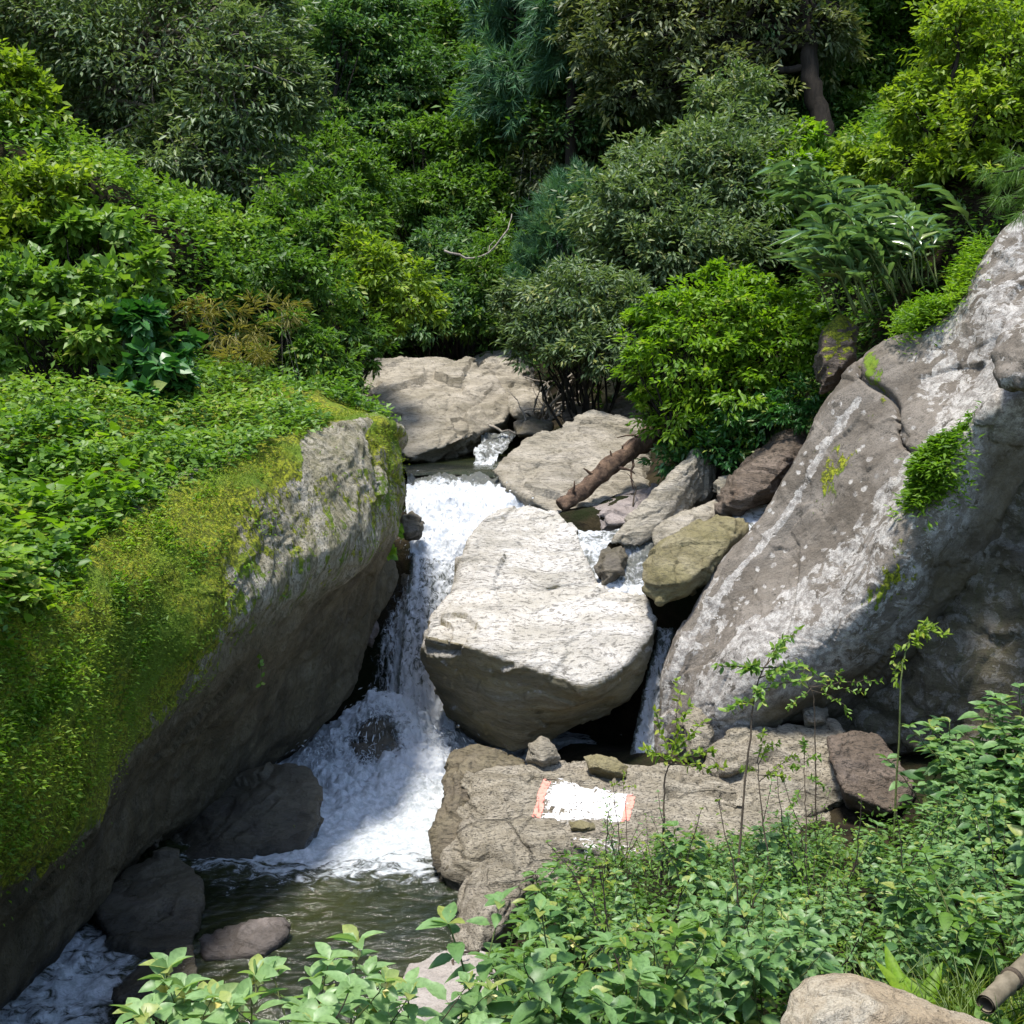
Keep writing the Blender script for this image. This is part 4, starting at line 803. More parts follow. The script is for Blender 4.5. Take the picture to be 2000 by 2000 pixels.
plant('broadleaf_bush', 'deep green vine covered bush at the left below the forked trunk', 'bush', 'creep', [(190, 480, 15.5, 90, 60), (270, 540, 15, 70, 60), (130, 430, 15.8, 60, 50), (230, 570, 14.8, 80, 50)], 26, lp=26, asp=.6, tr=.04, stems=3, parts=SH, k=7)
plant('yellow_shrub', 'sunlit yellow green shrub at the far left edge', 'shrub', 'yell', [(20, 230, 17, 70, 80), (60, 170, 17.3, 40, 40), (-20, 150, 17, 80, 60)], 27, lp=18, asp=.46, tr=.05, stems=2, parts=SH)
plant('yellow_shrub', 'yellowish viny shrub at the left edge below the sunlit shrub', 'shrub', 'yell', [(30, 400, 15.5, 90, 70), (100, 360, 16, 60, 45), (-20, 470, 15, 80, 70)], 28, lp=18, asp=.5, tr=.04, stems=2, parts=SH)
plant('leafy_shrub', 'mid green leafy shrub at the left edge above the creeper bank', 'shrub', 'creep', [(50, 560, 13.6, 90, 60), (140, 600, 13.6, 80, 60), (20, 640, 13, 70, 60), (180, 660, 13.3, 60, 50)], 29, lp=24, asp=.55, tr=.04, stems=3, parts=SH, k=7)
plant('golden_tangle', 'golden brown tangle of dying creeper on the left bank', 'creeper', 'gold', [(460, 650, 15.3, 70, 30), (480, 715, 14.6, 60, 40), (400, 610, 15.5, 60, 25), (550, 610, 15.6, 60, 22)], 30, lp=24, asp=.10, tr=.012, stems=3, sat=0, parts=SH, k=1.5, wood=M_twig)
plant('leafy_shrub', 'dark green shrub in the shady gap above the far stream', 'shrub', 'dark', [(850, 540, 27, 60, 70), (900, 610, 26, 70, 50), (830, 640, 25.5, 70, 30), (880, 480, 28, 60, 50)], 31, lp=13.5, tr=.05, stems=2, parts=SH)
plant('leafy_shrub', 'olive green shrub above the lichen stone at the end of the stream', 'shrub', 'mid', [(960, 560, 26, 50, 80), (940, 640, 25.6, 50, 40), (990, 490, 27, 50, 50)], 32, lp=12.5, tr=.05, stems=2, parts=SH)
plant('leafy_shrub', 'dim green shrub at the back where the stream disappears', 'shrub', 'dark', [(740, 640, 30, 70, 40), (800, 590, 31, 60, 50), (640, 620, 29, 50, 40)], 33, lp=12.5, tr=.05, stems=2, parts=SH)
print('trees', round(time.time() - T0, 1))

# the wood that climbs the slope behind: one tree of each of three kinds, copied
rgF = np.random.default_rng(21); protos = []
for k, (kd, lab) in enumerate([('dark', 'dark green tree of the wood climbing the slope behind'), ('mid', 'mid green tree of the wood climbing the slope behind'), ('grey', 'grey green tree of the wood climbing the slope behind')]):
    o = plant('woodland_tree', lab, 'tree', kd, [(1000 + q * 90 * (k + 1), -150 + 60 * q, 46 + 5 * k, 130, 110) for q in (-1, 0, 1)] + [(1000, 10, 46 + 5 * k, 140, 90)], 60 + k, lp=12.5, k=5.5, tr=.2, group='trees of the wood on the back slope', twigs=.1)
    protos.append(o)
n = 0
for yy in (36, 42, 49, 57):
    for xx in np.arange(-30, 31, 5.0) * yy / 45:
        x = xx + rgF.normal() * 1.2; y = yy + rgF.normal() * 1.5
        pr = protos[rgF.integers(3)]; dup(pr, (x, y, gz(x, y) - .3), rgF.uniform(0, 6.28), rgF.uniform(.75, 1.1)); n += 1
# steep sides beside the spreading trees
for x, y, s in [(-14, 27, .7), (-17, 22, .8), (-12, 33, .8), (13, 30, .8), (16, 25, .8), (11, 36, .9), (-6, 36, .7), (3, 36, .7), (7, 31, .6), (-20, 30, .9), (20, 31, .9)]:
    pr = protos[rgF.integers(3)]; dup(pr, (x, y, gz(x, y) - .3), rgF.uniform(0, 6.28), s)

# ------------------------------------------------------------------ low cover on soil and rocks: nobody could count it
def carpet(name, label, pts, nor, h, lp, kind, seed, asp=.55, lift=.25, tmpl=L_DIA, layers=1, upn=.9, cat='ground cover', lnz=.4):
    rg = np.random.default_rng(seed); N = len(pts)
    m = np.clip(.5 + 1.15 * pn(pts * 1.4 + seed) + .5 * pn(pts * 4.3 + seed), 0.05, 1.9) * h
    pos = pts + nor * (m * rg.random(N) ** .6)[:, None] + rg.normal(size=(N, 3)) * .03
    d = rg.normal(size=(N, 3)) * np.array([1, 1, .4]) + nor * lift - UP * .15
    nn = UP * upn + nor * .4 + rg.normal(size=(N, 3)) * .4
    ln = lp * rg.uniform(.55, 1.3, N)
    tint = .42 + .75 * pn(pts * 1.2 + 3 + seed) + .3 * pn(pts * 3.7 + seed) + rg.normal(0, .2, N)
    cl = Cloud(); cl.add(pos, d, nn, ln, ln * asp, tint, tmpl)
    b = pts.mean(0); o = link(name, cl.mesh(name, MAT[kind], b), b); return tag(o, label, cat, None, 'stuff')
def sample(V, N, Q, w, n, seed):
    rg = np.random.default_rng(seed); a = np.linalg.norm(np.cross(V[Q[:, 1]] - V[Q[:, 0]], V[Q[:, 2]] - V[Q[:, 0]]), axis=1)
    p = a * w[Q].mean(1); f = rg.choice(len(Q), n, p=p / p.sum()); q = Q[f]
    wt = rg.dirichlet([1] * Q.shape[1], n)[..., None]
    return (V[q] * wt).sum(1), nrm((N[q] * wt).sum(1))
V, N, Q, S, C = MEGA
mossw_ = MOSSW; Cw = np.where(C > 6, C - 8, C)                                      # column measured from the top edge, negative behind it
edge_c = .72 + .55 * pn(np.stack([S * 1.6, S * 0, S * 0 + 2], 1)) + .35 * pn(np.stack([S * 5, C * 2, 0 * S], 1)) - .55 * smooth(4.8, 5.6, S) - .5 * smooth(6.4, 7.4, S) + .35 * smooth(2.2, .6, S)
w = smooth(edge_c + .12, edge_c - .15, Cw) * (Cw > -1.6) * smooth(7.9, 7.0, S)
bare = np.exp(-((S - 5.9) / .55) ** 2 - ((Cw - .15) / .6) ** 2); w = w * np.clip(1 - 1.5 * bare, 0, 1)
p, nn = sample(V, N, Q, w, 60000, 5); carpet('creeper_cover', 'thick carpet of small bright green creepers over the top of the mossy boulder', p, nn, .30, .095, 'creep', 6)
p, nn = sample(V, N, Q, w * smooth(3.5, 2.0, S), 9000, 7); carpet('creeper_cover', 'larger rounded vine leaves over the near end of the mossy boulder', p, nn, .36, .13, 'bright', 8, asp=.75, tmpl=L_OVA)
w2 = np.exp(-((S - 2.2) / 1.4) ** 2 - ((C - 1.6) / 1.0) ** 2) * smooth(.05, .45, pn(np.stack([S * 3.1, C * 2.3, 0 * S], 1))) * (C < 3) + .3 * np.exp(-((S - 1.0) / .7) ** 2 - ((C - 2.0) / .6) ** 2)
p, nn = sample(V, N, Q, mossw_ * (C < 3.25) * smooth(.42, .72, mossw_ * .9 + .5 * pn(V * 1.9) + .3 * pn(V * 6)), 42000, 19); carpet('moss_cover', 'bright yellow green moss cushions on the face of the mossy boulder', p, nn, .035, .028, 'moss', 20, asp=.35, lift=1.1, upn=.5)
p, nn = sample(V, N, Q, w2, 9000, 9); carpet('moss_tufts', 'tufts of bright moss and tiny ferns on the face of the mossy boulder', p, nn, .05, .05, 'bright', 10, asp=.4, lift=.9)
V, N, Q, S, C = SLAB
w = np.exp(-((S - 1.95) / .6) ** 2 - ((C - .0) / .26) ** 2) + np.exp(-((S - 1.9) / .7) ** 2 - ((C - 6.6) / .6) ** 2)
w *= smooth(2.75, 2.45, S) * smooth(.75, 1.3, S)
p, nn = sample(V, N, Q, w, 42000, 11); carpet('moss_cushion', 'bright yellow green mossy growth along the top edge of the leaning slab', p, nn, .32, .085, 'bright', 12, asp=.26, lift=.7, upn=.6)
w = np.exp(-((S - 2.9) / .45) ** 2 - ((C - 2.55) / .22) ** 2)
p, nn = sample(V, N, Q, w, 9000, 13); carpet('fern_tuft', 'dark green ferny growth in the hollow of the leaning slab near the right edge', p, nn, .22, .10, 'bright', 14, asp=.3, lift=.5)
rg = np.random.default_rng(15)
def soil_pts(n, x0, x1, y0, y1, cond, seed):
    V, N, Q = GROUND; x, y, z = V.T
    return sample(V, N, Q, ((x > x0) & (x < x1) & (y > y0) & (y < y1) & cond(x, y, z)).astype(float), n, seed)
p, nn = soil_pts(130000, -13, -2.5, 11, 30, lambda x, y, z: (z > 3.7) & (x < -2.6 - .03 * (y - 14)), 16); carpet('undergrowth', 'low leafy undergrowth covering the left bank between its shrubs', p, nn, .5, .13, 'creep', 17, asp=.5)
p, nn = soil_pts(90000, 1.4, 15, 15.5, 34, lambda x, y, z: (z > 3.9) & (x > 1.2 + .08 * (y - 15)), 18); carpet('undergrowth', 'low dark undergrowth covering the right bank between its bushes', p, nn, .5, .14, 'mid', 19, asp=.45)
p, nn = soil_pts(150000, -32, 32, 28, 62, lambda x, y, z: z > 4.9, 20); carpet('undergrowth', 'dark undergrowth under the wood on the back slope', p, nn, .9, .22, 'dark', 21, asp=.45)
print('cover', round(time.time() - T0, 1))

# ------------------------------------------------------------------ arching lilies, pine bough, creeper strand, fern
def lily(seed, h, lean, label, loc):
    rg = np.random.default_rng(seed); cl = Cloud(); tb = Tubes()
    for s in range(15):
        b = np.array([rg.normal() * .28, rg.normal() * .22, -.1]); hh = h * rg.uniform(.65, 1.1); a = lean + rg.normal() * .3
        tip = b + np.array([math.cos(a) * hh * .62, math.sin(a) * hh * .5, hh * .85]); L = curve(b, tip, rg, 14, .16, .02); tb.add(L, .014, .006, 5)
        tg = nrm(np.gradient(L, axis=0)); sd = nrm(np.cross(tg, UP))
        for q in range(4, 14):
            sg = 1 if q % 2 else -1; ln = .52 * rg.uniform(.75, 1.15)
            cl.add(L[q:q + 1], (sd[q] * sg * .9 + tg[q] * .75 - UP * .15 + rg.normal(size=3) * .12)[None], (UP + rg.normal(size=3) * .25 + tg[q] * -.2)[None], ln, .078, rg.uniform(.1, 1), L_LAN)
    o = empty('arching_lily', loc, label, 'plant', 'lily clumps above the leaning slab')
    link('stems', tb.mesh('stems', M_stem), (0, 0, 0), o); link('leaves', cl.mesh('leaves', MAT['lily']), (0, 0, 0), o); return o
for k, (px, py, d, h, ln, lab) in enumerate([(1690, 600, 15.2, 1.25, 2.9, 'lily clump with long shiny leaves arching down to the left, nearest the dark knob rock'), (1740, 560, 15.4, 1.35, 2.8, 'tallest lily clump in the middle of the lilies above the slab'),
                                            (1790, 540, 15.3, 1.1, 1.6, 'lily clump with broad upright leaves beside the bright moss'), (1660, 500, 16.0, 1.5, 3.0, 'lily clump at the back left of the lilies, under the lime shrub'), (1770, 480, 16.2, 1.1, 2.7, 'uppermost lily clump below the sunlit tree')]):
    lily(70 + k, h, ln, lab, P(px, py, d))
rg = np.random.default_rng(80); cl = Cloud(); tb = Tubes()
root = P(2150, 470, 10.5); root[2] = gz(root[0], root[1])
trunk = np.array([root, root + [.05, 0, 2.5], P(2140, 250, 10.4), P(2130, 60, 10.4)]); Lt, _ = catmull(trunk, 14); tb.add(Lt, .09, .05, 8)
tips = [P(1925, 340, 10), P(1950, 390, 9.9), P(1975, 300, 10.2), P(1990, 420, 9.8), P(1960, 350, 10.3), P(2010, 360, 10)]
for tp in tips:
    L = curve(Lt[8], tp, rg, 9, .03, .03); tb.add(L, .02, .007, 5)
    for q in range(3, 9):
        m = 70; cl.add(np.repeat(L[q:q + 1], m, 0) + rg.normal(size=(m, 3)) * .02, nrm(L[8] - L[4]) * .6 + rg.normal(size=(m, 3)) * .55 - UP * .5, rg.normal(size=(m, 3)), .17, .006, rg.uniform(.3, .9), L_NEE)
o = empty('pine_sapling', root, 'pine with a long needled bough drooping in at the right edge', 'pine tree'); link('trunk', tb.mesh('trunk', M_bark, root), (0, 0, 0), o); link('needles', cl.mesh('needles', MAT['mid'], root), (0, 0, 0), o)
def strand(label, pts, seed, lp, kind='creep', name='creeper_strand', n=40):
    rg = np.random.default_rng(seed); L, _ = catmull(PP(*pts), 40); L = L + rg.normal(size=L.shape) * .008; tb = Tubes(); cl = Cloud(); tb.add(L, .006, .003, 4)
    i = rg.integers(0, 40, n); cl.add(L[i], rg.normal(size=(n, 3)) - UP * .4, UP * .5 - np.array([0, 1, 0]) * .6 + rg.normal(size=(n, 3)) * .4, lp * rg.uniform(.6, 1.2, n), lp * .6, rg.random(n), L_OVA)
    b = L[0]; o = empty(name, b, label, 'creeper'); link('stem', tb.mesh('stem', M_stem, b), (0, 0, 0), o); link('leaves', cl.mesh('leaves', MAT[kind], b), (0, 0, 0), o)
strand('leafy creeper strand hanging over the lip of the mossy boulder', [(490, 1090, 11.3), (498, 1180, 11.2), (505, 1260, 11.3), (512, 1340, 11.4)], 81, .07)
strand('small fern tuft hanging from the far end of the mossy boulder', [(775, 1015, 14.9), (772, 1040, 14.8), (765, 1065, 14.75), (760, 1085, 14.7)], 82, .15, 'bright', 'hanging_fern', 34)

# ------------------------------------------------------------------ fallen log, driftwood, bamboo, dead twigs
M_log = plain_mat('log bark', (.035, .022, .016), (.17, .11, .072), 7, .9, 1.0, (1, 1, 1), .05); M_drift = plain_mat('driftwood', (.12, .10, .08), (.30, .27, .23), 10)
tb = Tubes(); L, _ = catmull(PP((1095, 992, 17.1), (1150, 945, 17.3), (1215, 893, 17.6), (1275, 850, 17.9), (1340, 810, 18.3)), 30); rg = np.random.default_rng(83)
Lr = np.linspace(.12, .165, 30) * (1 + rg.normal(size=30) * .06); tb.add(L + rg.normal(size=L.shape) * .012, Lr, seg=18); vv = tb.V[-1]; axd = nrm(L[-1] - L[0]); tb.V[-1] = vv + .05 * np.stack([fbm(vv * 3.3 + k * 9, 4) for k in range(3)], 1) + .018 * np.stack([fbm((vv - axd * (vv @ axd)[:, None] * .8) * 16 + k * 5, 3) for k in range(3)], 1)
o = empty('fallen_log', L[0], 'brown broken log lying across the tan slab', 'log'); link('trunk', tb.mesh('trunk', M_log, L[0]), (0, 0, 0), o)
for a, px, py, d in [(.13, 1122, 940, 17.0), (.42, 1192, 880, 17.4), (.55, 1215, 870, 17.5), (.33, 1140, 915, 17.2), (.6, 1237, 955, 17.3), (.5, 1170, 905, 17.3), (.72, 1205, 855, 17.6), (.4, 1240, 925, 17.3)]:
    t2 = Tubes(); s = L[int(a * 29)]; t2.add(curve(s, P(px, py, d), rg, 6, 0, .06), .045 if a < .5 else .03, .01, 6); link('branch_stub', t2.mesh('branch_stub', M_log, L[0]), (0, 0, 0), o)
tb = Tubes(); c0 = P(1060, 815, 22.5)
for s in range(16):
    a = P(1060 + rg.normal() * 12, 825 + rg.normal() * 8, 22.4); b = P(rg.uniform(985, 1160), rg.uniform(735, 840), 22.4 + rg.normal() * .6); Lq = curve(a, b, rg, 8, .08, .12); tb.add(Lq, .035, .012, 5)
    tb.add(curve(Lq[5], Lq[5] + rg.normal(size=3) * .5, rg, 5), .016, .006, 4)
o = empty('driftwood', c0, 'tangle of grey dead branches caught among the stones of the upper stream', 'dead branches'); link('branches', tb.mesh('branches', M_drift, c0), (0, 0, 0), o)
for lab, pts, r in [('pale bare twig lying across the rocks above the far stream', [(955, 832, 22), (1000, 845, 21.8), (1050, 852, 21.6)], .03), ('thin bare branch arching in the dark gap above the stream', [(870, 490, 25), (930, 505, 25), (985, 460, 25), (1000, 420, 25.4)], .03),
                    ('dead twig bent over the pale flat rock at the bottom', [(935, 1856, 8.6), (892, 1868, 8.5), (890, 1895, 8.4), (930, 1930, 8.1)], .012), ('thin twig sticking up in front of the tan slab', [(1235, 990, 16.9), (1240, 950, 17.0), (1225, 925, 17.1)], .014)]:
    tb = Tubes(); Lq, _ = catmull(PP(*pts), 14); tb.add(Lq + rg.normal(size=Lq.shape) * r * .5, r, r * .4, 5); tb.add(curve(Lq[6], Lq[6] + rg.normal(size=3) * r * 12, rg, 5), r * .5, r * .2, 4)
    o = link('dead_twig', tb.mesh('dead_twig', M_drift if r > .02 else M_dkst, Lq[0]), Lq[0]); tag(o, lab, 'twig')
M_bam = plain_mat('old bamboo', (.085, .07, .045), (.19, .16, .11), 9, .6, .3, (1, 1, 1), .01); a, b = P(1925, 1962, 5.0), P(2080, 1812, 5.6); tb = Tubes(); ax = nrm(b - a); n = 40; tt = np.linspace(0, 1, n); rr = .044 + .008 * np.exp(-((((tt * 2.2) % 1) - .5) / .035) ** 2)
tb.add(a + (b - a) * tt[:, None], rr, seg=18, cap=False); tb.add([a + ax * .25, a + ax * .12, a], .034, .034, 18, False); o = empty('bamboo_pole', a, 'thick old bamboo pole lying in the grass at the bottom right edge', 'pole'); link('culm', tb.mesh('culm', M_bam, a), (0, 0, 0), o)
tb = Tubes(); ring = a + ax * .28; tb.add([ring - ax * .012, ring, ring + ax * .012], .053, .053, 18); link('binding', tb.mesh('binding', M_dkst, a), (0, 0, 0), o)

# ------------------------------------------------------------------ herbs and saplings in front
def herb_meshes(seed, h, leaf, kind, pairs=9, branch=2, asp=.6, tmpl=L_BIG, flower=False, st=.006, top=6, wood=None):
    rg = np.random.default_rng(seed); cl = Cloud(); tb = Tubes(); fl = []
    def shoot(b, tip, pr, s0, r):
        L = curve(b, tip, rg, 16, .03, .03); tb.add(L, r, r * .4, 5); tg = nrm(np.gradient(L, axis=0)); ph = rg.uniform(0, 3)
        for q in range(pr):
            t = .22 + .74 * q / max(1, pr - 1); x = L[int(t * 15)]; a = ph + q * 1.57; sz = leaf * s0 * (1.05 - .55 * t ** 3) * rg.uniform(.8, 1.2)
            for sg in (0, math.pi):
                dd = np.array([math.cos(a + sg), math.sin(a + sg), .25 - .45 * (1 - t) + rg.normal() * .15]); pt = x + dd * sz * .22; tb.add([x, pt], r * .3, r * .25, 4, False)
                cl.add(pt[None], dd[None] + [[0, 0, -.12]], (UP + rg.normal(size=3) * .28)[None], sz, sz * asp, rg.normal(.5, .25), tmpl)
        for q in range(top):
            a = rg.uniform(0, 6.28); cl.add(L[-1:], np.array([[math.cos(a), math.sin(a), .35]]), (UP + rg.normal(size=3) * .3)[None], leaf * s0 * rg.uniform(.35, .75), leaf * s0 * .32, rg.normal(.75, .2), tmpl)
        if flower:
            fc = Cloud(); fc.add(np.repeat(L[-1:], 8, 0) - UP * .02, rg.normal(size=(8, 3)), rg.normal(size=(8, 3)), .035, .028, rg.random(8), L_DIA); fl.append(fc.mesh('flower', MAT['yflow']))
        return L
    L = shoot(np.zeros(3), np.array([rg.normal() * .1 * h, rg.normal() * .1 * h, h]), pairs, 1, st)
    for s in range(branch):
        a = rg.uniform(0, 6.28); q = L[rg.integers(4, 10)]; shoot(q, q + np.array([math.cos(a) * .35, math.sin(a) * .35, .45]) * h * rg.uniform(.6, 1), max(3, pairs - 4), .8, st * .7)
    return tb.mesh('stem', wood or M_stem), cl.mesh('leaves', MAT[kind]), fl
def herb(name, label, cat, meshes, loc, rz=0, sc=1, group=None, tilt=(0, 0)):
    o = empty(name, loc, label, cat, group); o.rotation_euler = (tilt[0], tilt[1], rz); o.scale = (sc,) * 3
    link('stem', meshes[0], (0, 0, 0), o); link('leaves', meshes[1], (0, 0, 0), o)
    for m in meshes[2]: link('flower', m, (0, 0, 0), o)
    return o
def at_top(px, py, d, h):
    """where a herb of about height h must stand for its top to be at this place: rooted on the ground; returns loc and scale"""
    t = P(px, py, d); z = gz(t[0], t[1]); return np.array([t[0], t[1], z - .03]), max(.3, (t[2] - z)) / h
pale = [herb_meshes(100 + k, 1.0, .175, 'pale', pairs=10, branch=4, flower=k % 2 == 0, wood=M_dkst if k == 1 else None) for k in range(4)]
for k, (px, py, d, lab) in enumerate([(640, 1805, 4.3, 'tallest pale leafy plant at the bottom, its top against the dark pool'), (820, 1850, 4.5, 'pale leafy plant at the right end of the bottom clump, above the pale flat rock'), (395, 1835, 4.1, 'pale leafy plant with a long bare bent tip at the left of the bottom clump'),
        (560, 1850, 4.2, 'pale leafy plant just left of the tallest one in front of the pink stone'), (480, 1880, 3.9, 'broad pale plant with a yellow green flower head in the bottom clump'), (720, 1860, 4.3, 'pale leafy plant between the tallest and the right end of the clump'),
        (260, 1905, 4.0, 'lone rosette of rounded pale leaves above the rapids at bottom left'), (680, 1910, 3.9, 'low pale plant in the front middle of the bottom clump'), (780, 1920, 4.1, 'low pale plant in front of the pale flat rock'), (590, 1935, 3.7, 'low pale plant at the lower edge of the frame under the tallest one'),
        (400, 1940, 3.7, 'low pale plant at the lower edge near the rapids'), (290, 1985, 3.8, 'pale leaves at the very bottom left over the white water'), (850, 1960, 4.2, 'small pale plant at the lower edge between flat rock and nettles')]):
    loc, s = at_top(px, py, d, 1.05); r = herb('leafy_herb', lab, 'herb', pale[k % 4], loc, RNG.uniform(0, 6), 1, 'pale leafy herbs at the bottom'); r.scale = (min(s, 1.0), min(s, 1.0), s)
net = [herb_meshes(110 + k, .75, (.145, .11, .18, .13, .095)[k], 'herb', pairs=10, branch=3, asp=.55) for k in range(5)]
yel = [herb_meshes(120 + k, .6, .11, 'yherb', pairs=8, branch=3, asp=.55, flower=True) for k in range(3)]
brt = [herb_meshes(126 + k, .7, .12, 'mid', pairs=9, branch=3, asp=.5) for k in range(3)]
rg = np.random.default_rng(130); placed = 0; seen = []
def keep_off(x, y):   # stay clear of the near boulder, the shelf and the pole
    p = [(1.75, 4.75, .55), (2.2, 4.75, .6), (3.0, 4.9, .5)]
    return any(math.hypot(x - a, y - b) < r for a, b, r in p) or (.95 < x < 2.5 and y < 5.05)
for yy in np.arange(4.3, 10.4, .30):
    for xx in np.arange(-.45, 6.2, .30):
        x, y = xx + rg.normal() * .1, yy + rg.normal() * .1
        lim = np.interp(x, [-.6, -.2, .3, .8, 1.5, 2.5, 3.4, 4.2, 6], [5.4, 7.4, 8.8, 9.5, 9.9, 10.0, 10.3, 10.3, 10.3])
        if y > lim or keep_off(x, y) or (x < -.1 and y < 4.6): continue
        if float(pn(np.array([[x * 1.3, y * 1.3, 9.1]]))[0]) < -.24: continue
        z = gz(x, y); edge_ = y > lim - 1.0
        if x < 1.0 + .3 * math.sin(y * 3) and y > 4.8 and rg.random() < .38: ms, nm, lab, grp = yel[rg.integers(3)], 'flowering_herb', 'yellowish herb with small pale flowers at the left fringe of the green bed', 'yellowish herbs along the left fringe of the bed'
        elif rg.random() < .22: ms, nm, lab, grp = brt[rg.integers(3)], 'green_herb', 'plain green slender herb among the nettle like plants of the front right bed', 'slender green herbs in the front right bed'
        else: ms, nm, lab, grp = net[rg.integers(5)], 'nettle_herb', 'broad leaved nettle like herb in the dense bed at the front right', 'nettle like herbs in the front right bed'
        dd_ = y * math.cos(PITCH) + (EYE - z) * math.sin(PITCH); pxx = 1000 + x / dd_ * F
        zmax = EYE - dd_ * (np.interp(pxx, [900, 950, 1050, 1250, 1400, 1600, 1700, 1780, 1830, 1900, 2100], [1880, 1730, 1690, 1670, 1620, 1610, 1625, 1610, 1540, 1470, 1420]) - 750) / F
        cap = (zmax - z) / .72
        if cap < .35: continue
        sc = rg.uniform(.55, 1.1) * (1 + .45 * float(pn(np.array([[x * .9, y * .9, 3.3]]))[0])) * (1.25 if x > 3.3 else 1.0) * (.8 if edge_ else 1) * (1.3 if y < 5.8 else 1); sc = min(sc, cap * rg.uniform(.6, 1.25))
        herb(nm, lab, 'herb', ms, (x, y, z - .05), rg.uniform(0, 6.28), sc, grp, (rg.normal() * .1, rg.normal() * .1)); placed += 1
print('herbs', placed)
spire = [herb_meshes(190 + k, 1.15, .065, ('creep', 'yherb', 'herb')[k], pairs=13, branch=2, asp=.42, wood=M_dkst, st=.007, top=4) for k in range(3)]
rgS = np.random.default_rng(191)
for k in range(34):
    x, y = rgS.uniform(-.2, 3.6), rgS.uniform(5.2, 9.3)
    if y > np.interp(x, [-.6, -.2, .3, .8, 1.5, 4], [5.0, 6.8, 8.2, 9.2, 9.6, 9.8]) or keep_off(x, y): continue
    herb('tall_herb', 'thin dark stemmed herb sticking up above the nettle like front right bed', 'herb', spire[k % 3], (x, y, gz(x, y) - .05), rgS.uniform(0, 6.28), rgS.uniform(.65, 1.05), 'tall thin herbs in the front right bed', (rgS.normal() * .16, rgS.normal() * .16))
# right hand thicket of broad leaves under the dark cliff
for k, (px, py, d, h) in enumerate([(1815, 1405, 10.8, 1), (1830, 1390, 10.6, 1), (1900, 1360, 10.5, 1), (1960, 1340, 10.4, 1), (2010, 1330, 10.2, 1), (1860, 1470, 10.2, 1), (1880, 1440, 10.0, 1), (1950, 1420, 9.9, 1), (1850, 1520, 9.7, 1), (1930, 1500, 9.5, 1), (1990, 1480, 9.4, 1), (1980, 1390, 10.2, 1), (1900, 1570, 9.2, 1)]):
    loc, s = at_top(px, py, d, .78); s = min(s, 2.0); herb('nettle_herb', 'tall broad leaved plant in the thicket under the dark rock wall', 'herb', net[k % 5], loc, k * 1.3, s, 'tall plants in the thicket under the dark wall')
p, nn = soil_pts(26000, -.6, 6.2, 4.0, 11.0, lambda x, y, z: y < np.interp(x, [-.6, -.2, .3, .8, 1.5, 2.5, 3.4, 6], [5.4, 7.6, 9.2, 10.2, 10.6, 10.8, 11, 11]), 140); carpet('low_plants', 'low leafy cover on the ground beneath the front right herbs', p, nn, .28, .07, 'mid', 141, asp=.5)
# grass
def tuft(seed, n, h, spread=.1):
    rg = np.random.default_rng(seed); cl = Cloud(); T = tm([(.3, .5, .02, -.02), (.6, .4, .02, .06), (.85, .22, .01, .22)])
    p = rg.normal(size=(n, 3)) * np.array([spread, spread, 0]); d = rg.normal(size=(n, 3)) * .38 + UP; nn = rg.normal(size=(n, 3)) * .6 + d * np.array([1, 1, 0]) * -2 + UP * .6
    cl.add(p, d, nn, h * rg.uniform(.5, 1.1, n), .009, rg.random(n), T); return cl.mesh('blades', MAT['grass'])
tf = [tuft(150 + k, 110, .42) for k in range(3)]
for k, (px, py, d) in enumerate([(1940, 1720, 6.6), (1980, 1760, 6.3), (1900, 1780, 6.2), (1960, 1850, 5.8), (1870, 1840, 5.9), (1990, 1670, 6.9), (1830, 1880, 5.6), (1910, 1900, 5.5), (1760, 1890, 5.5), (1985, 1920, 5.2), (1700, 1880, 5.6), (1880, 1950, 5.1), (1950, 1960, 4.8)]):
    q = P(px, py, d); o = link('grass_tuft', tf[k % 3], (q[0], q[1], gz(q[0], q[1]) - .02)); o.rotation_euler = (0, 0, k * 1.1); tag(o, 'tuft of long grass blades beside the near boulder and bamboo pole', 'grass tuft', 'grass tufts at the bottom right')
dk = Cloud(); rg = np.random.default_rng(160)
for q in range(16):
    a = rg.uniform(0, 6.28); dk.add(rg.normal(size=(1, 3)) * .03, np.array([[math.cos(a) * .55, math.sin(a) * .55, rg.uniform(.5, 1.2)]]), np.array([[-math.cos(a), -math.sin(a), .7]]), rg.uniform(.2, .36), .09, rg.uniform(.5, 1), L_LAN)
dm_ = dk.mesh('leaves', MAT['bright'])
for px, py, d, lab in [(1790, 1930, 5.5, 'dock plant with large bright upright leaves behind the near boulder'), (1700, 1920, 5.6, 'smaller dock plant with bright leaves left of the large one')]:
    q = P(px, py, d); o = link('dock_plant', dm_, (q[0], q[1], gz(q[0], q[1]) + .05)); o.rotation_euler = (0, 0, px); o.scale = (1.2,) * 3 if px > 1750 else (.8,) * 3; tag(o, lab, 'plant')
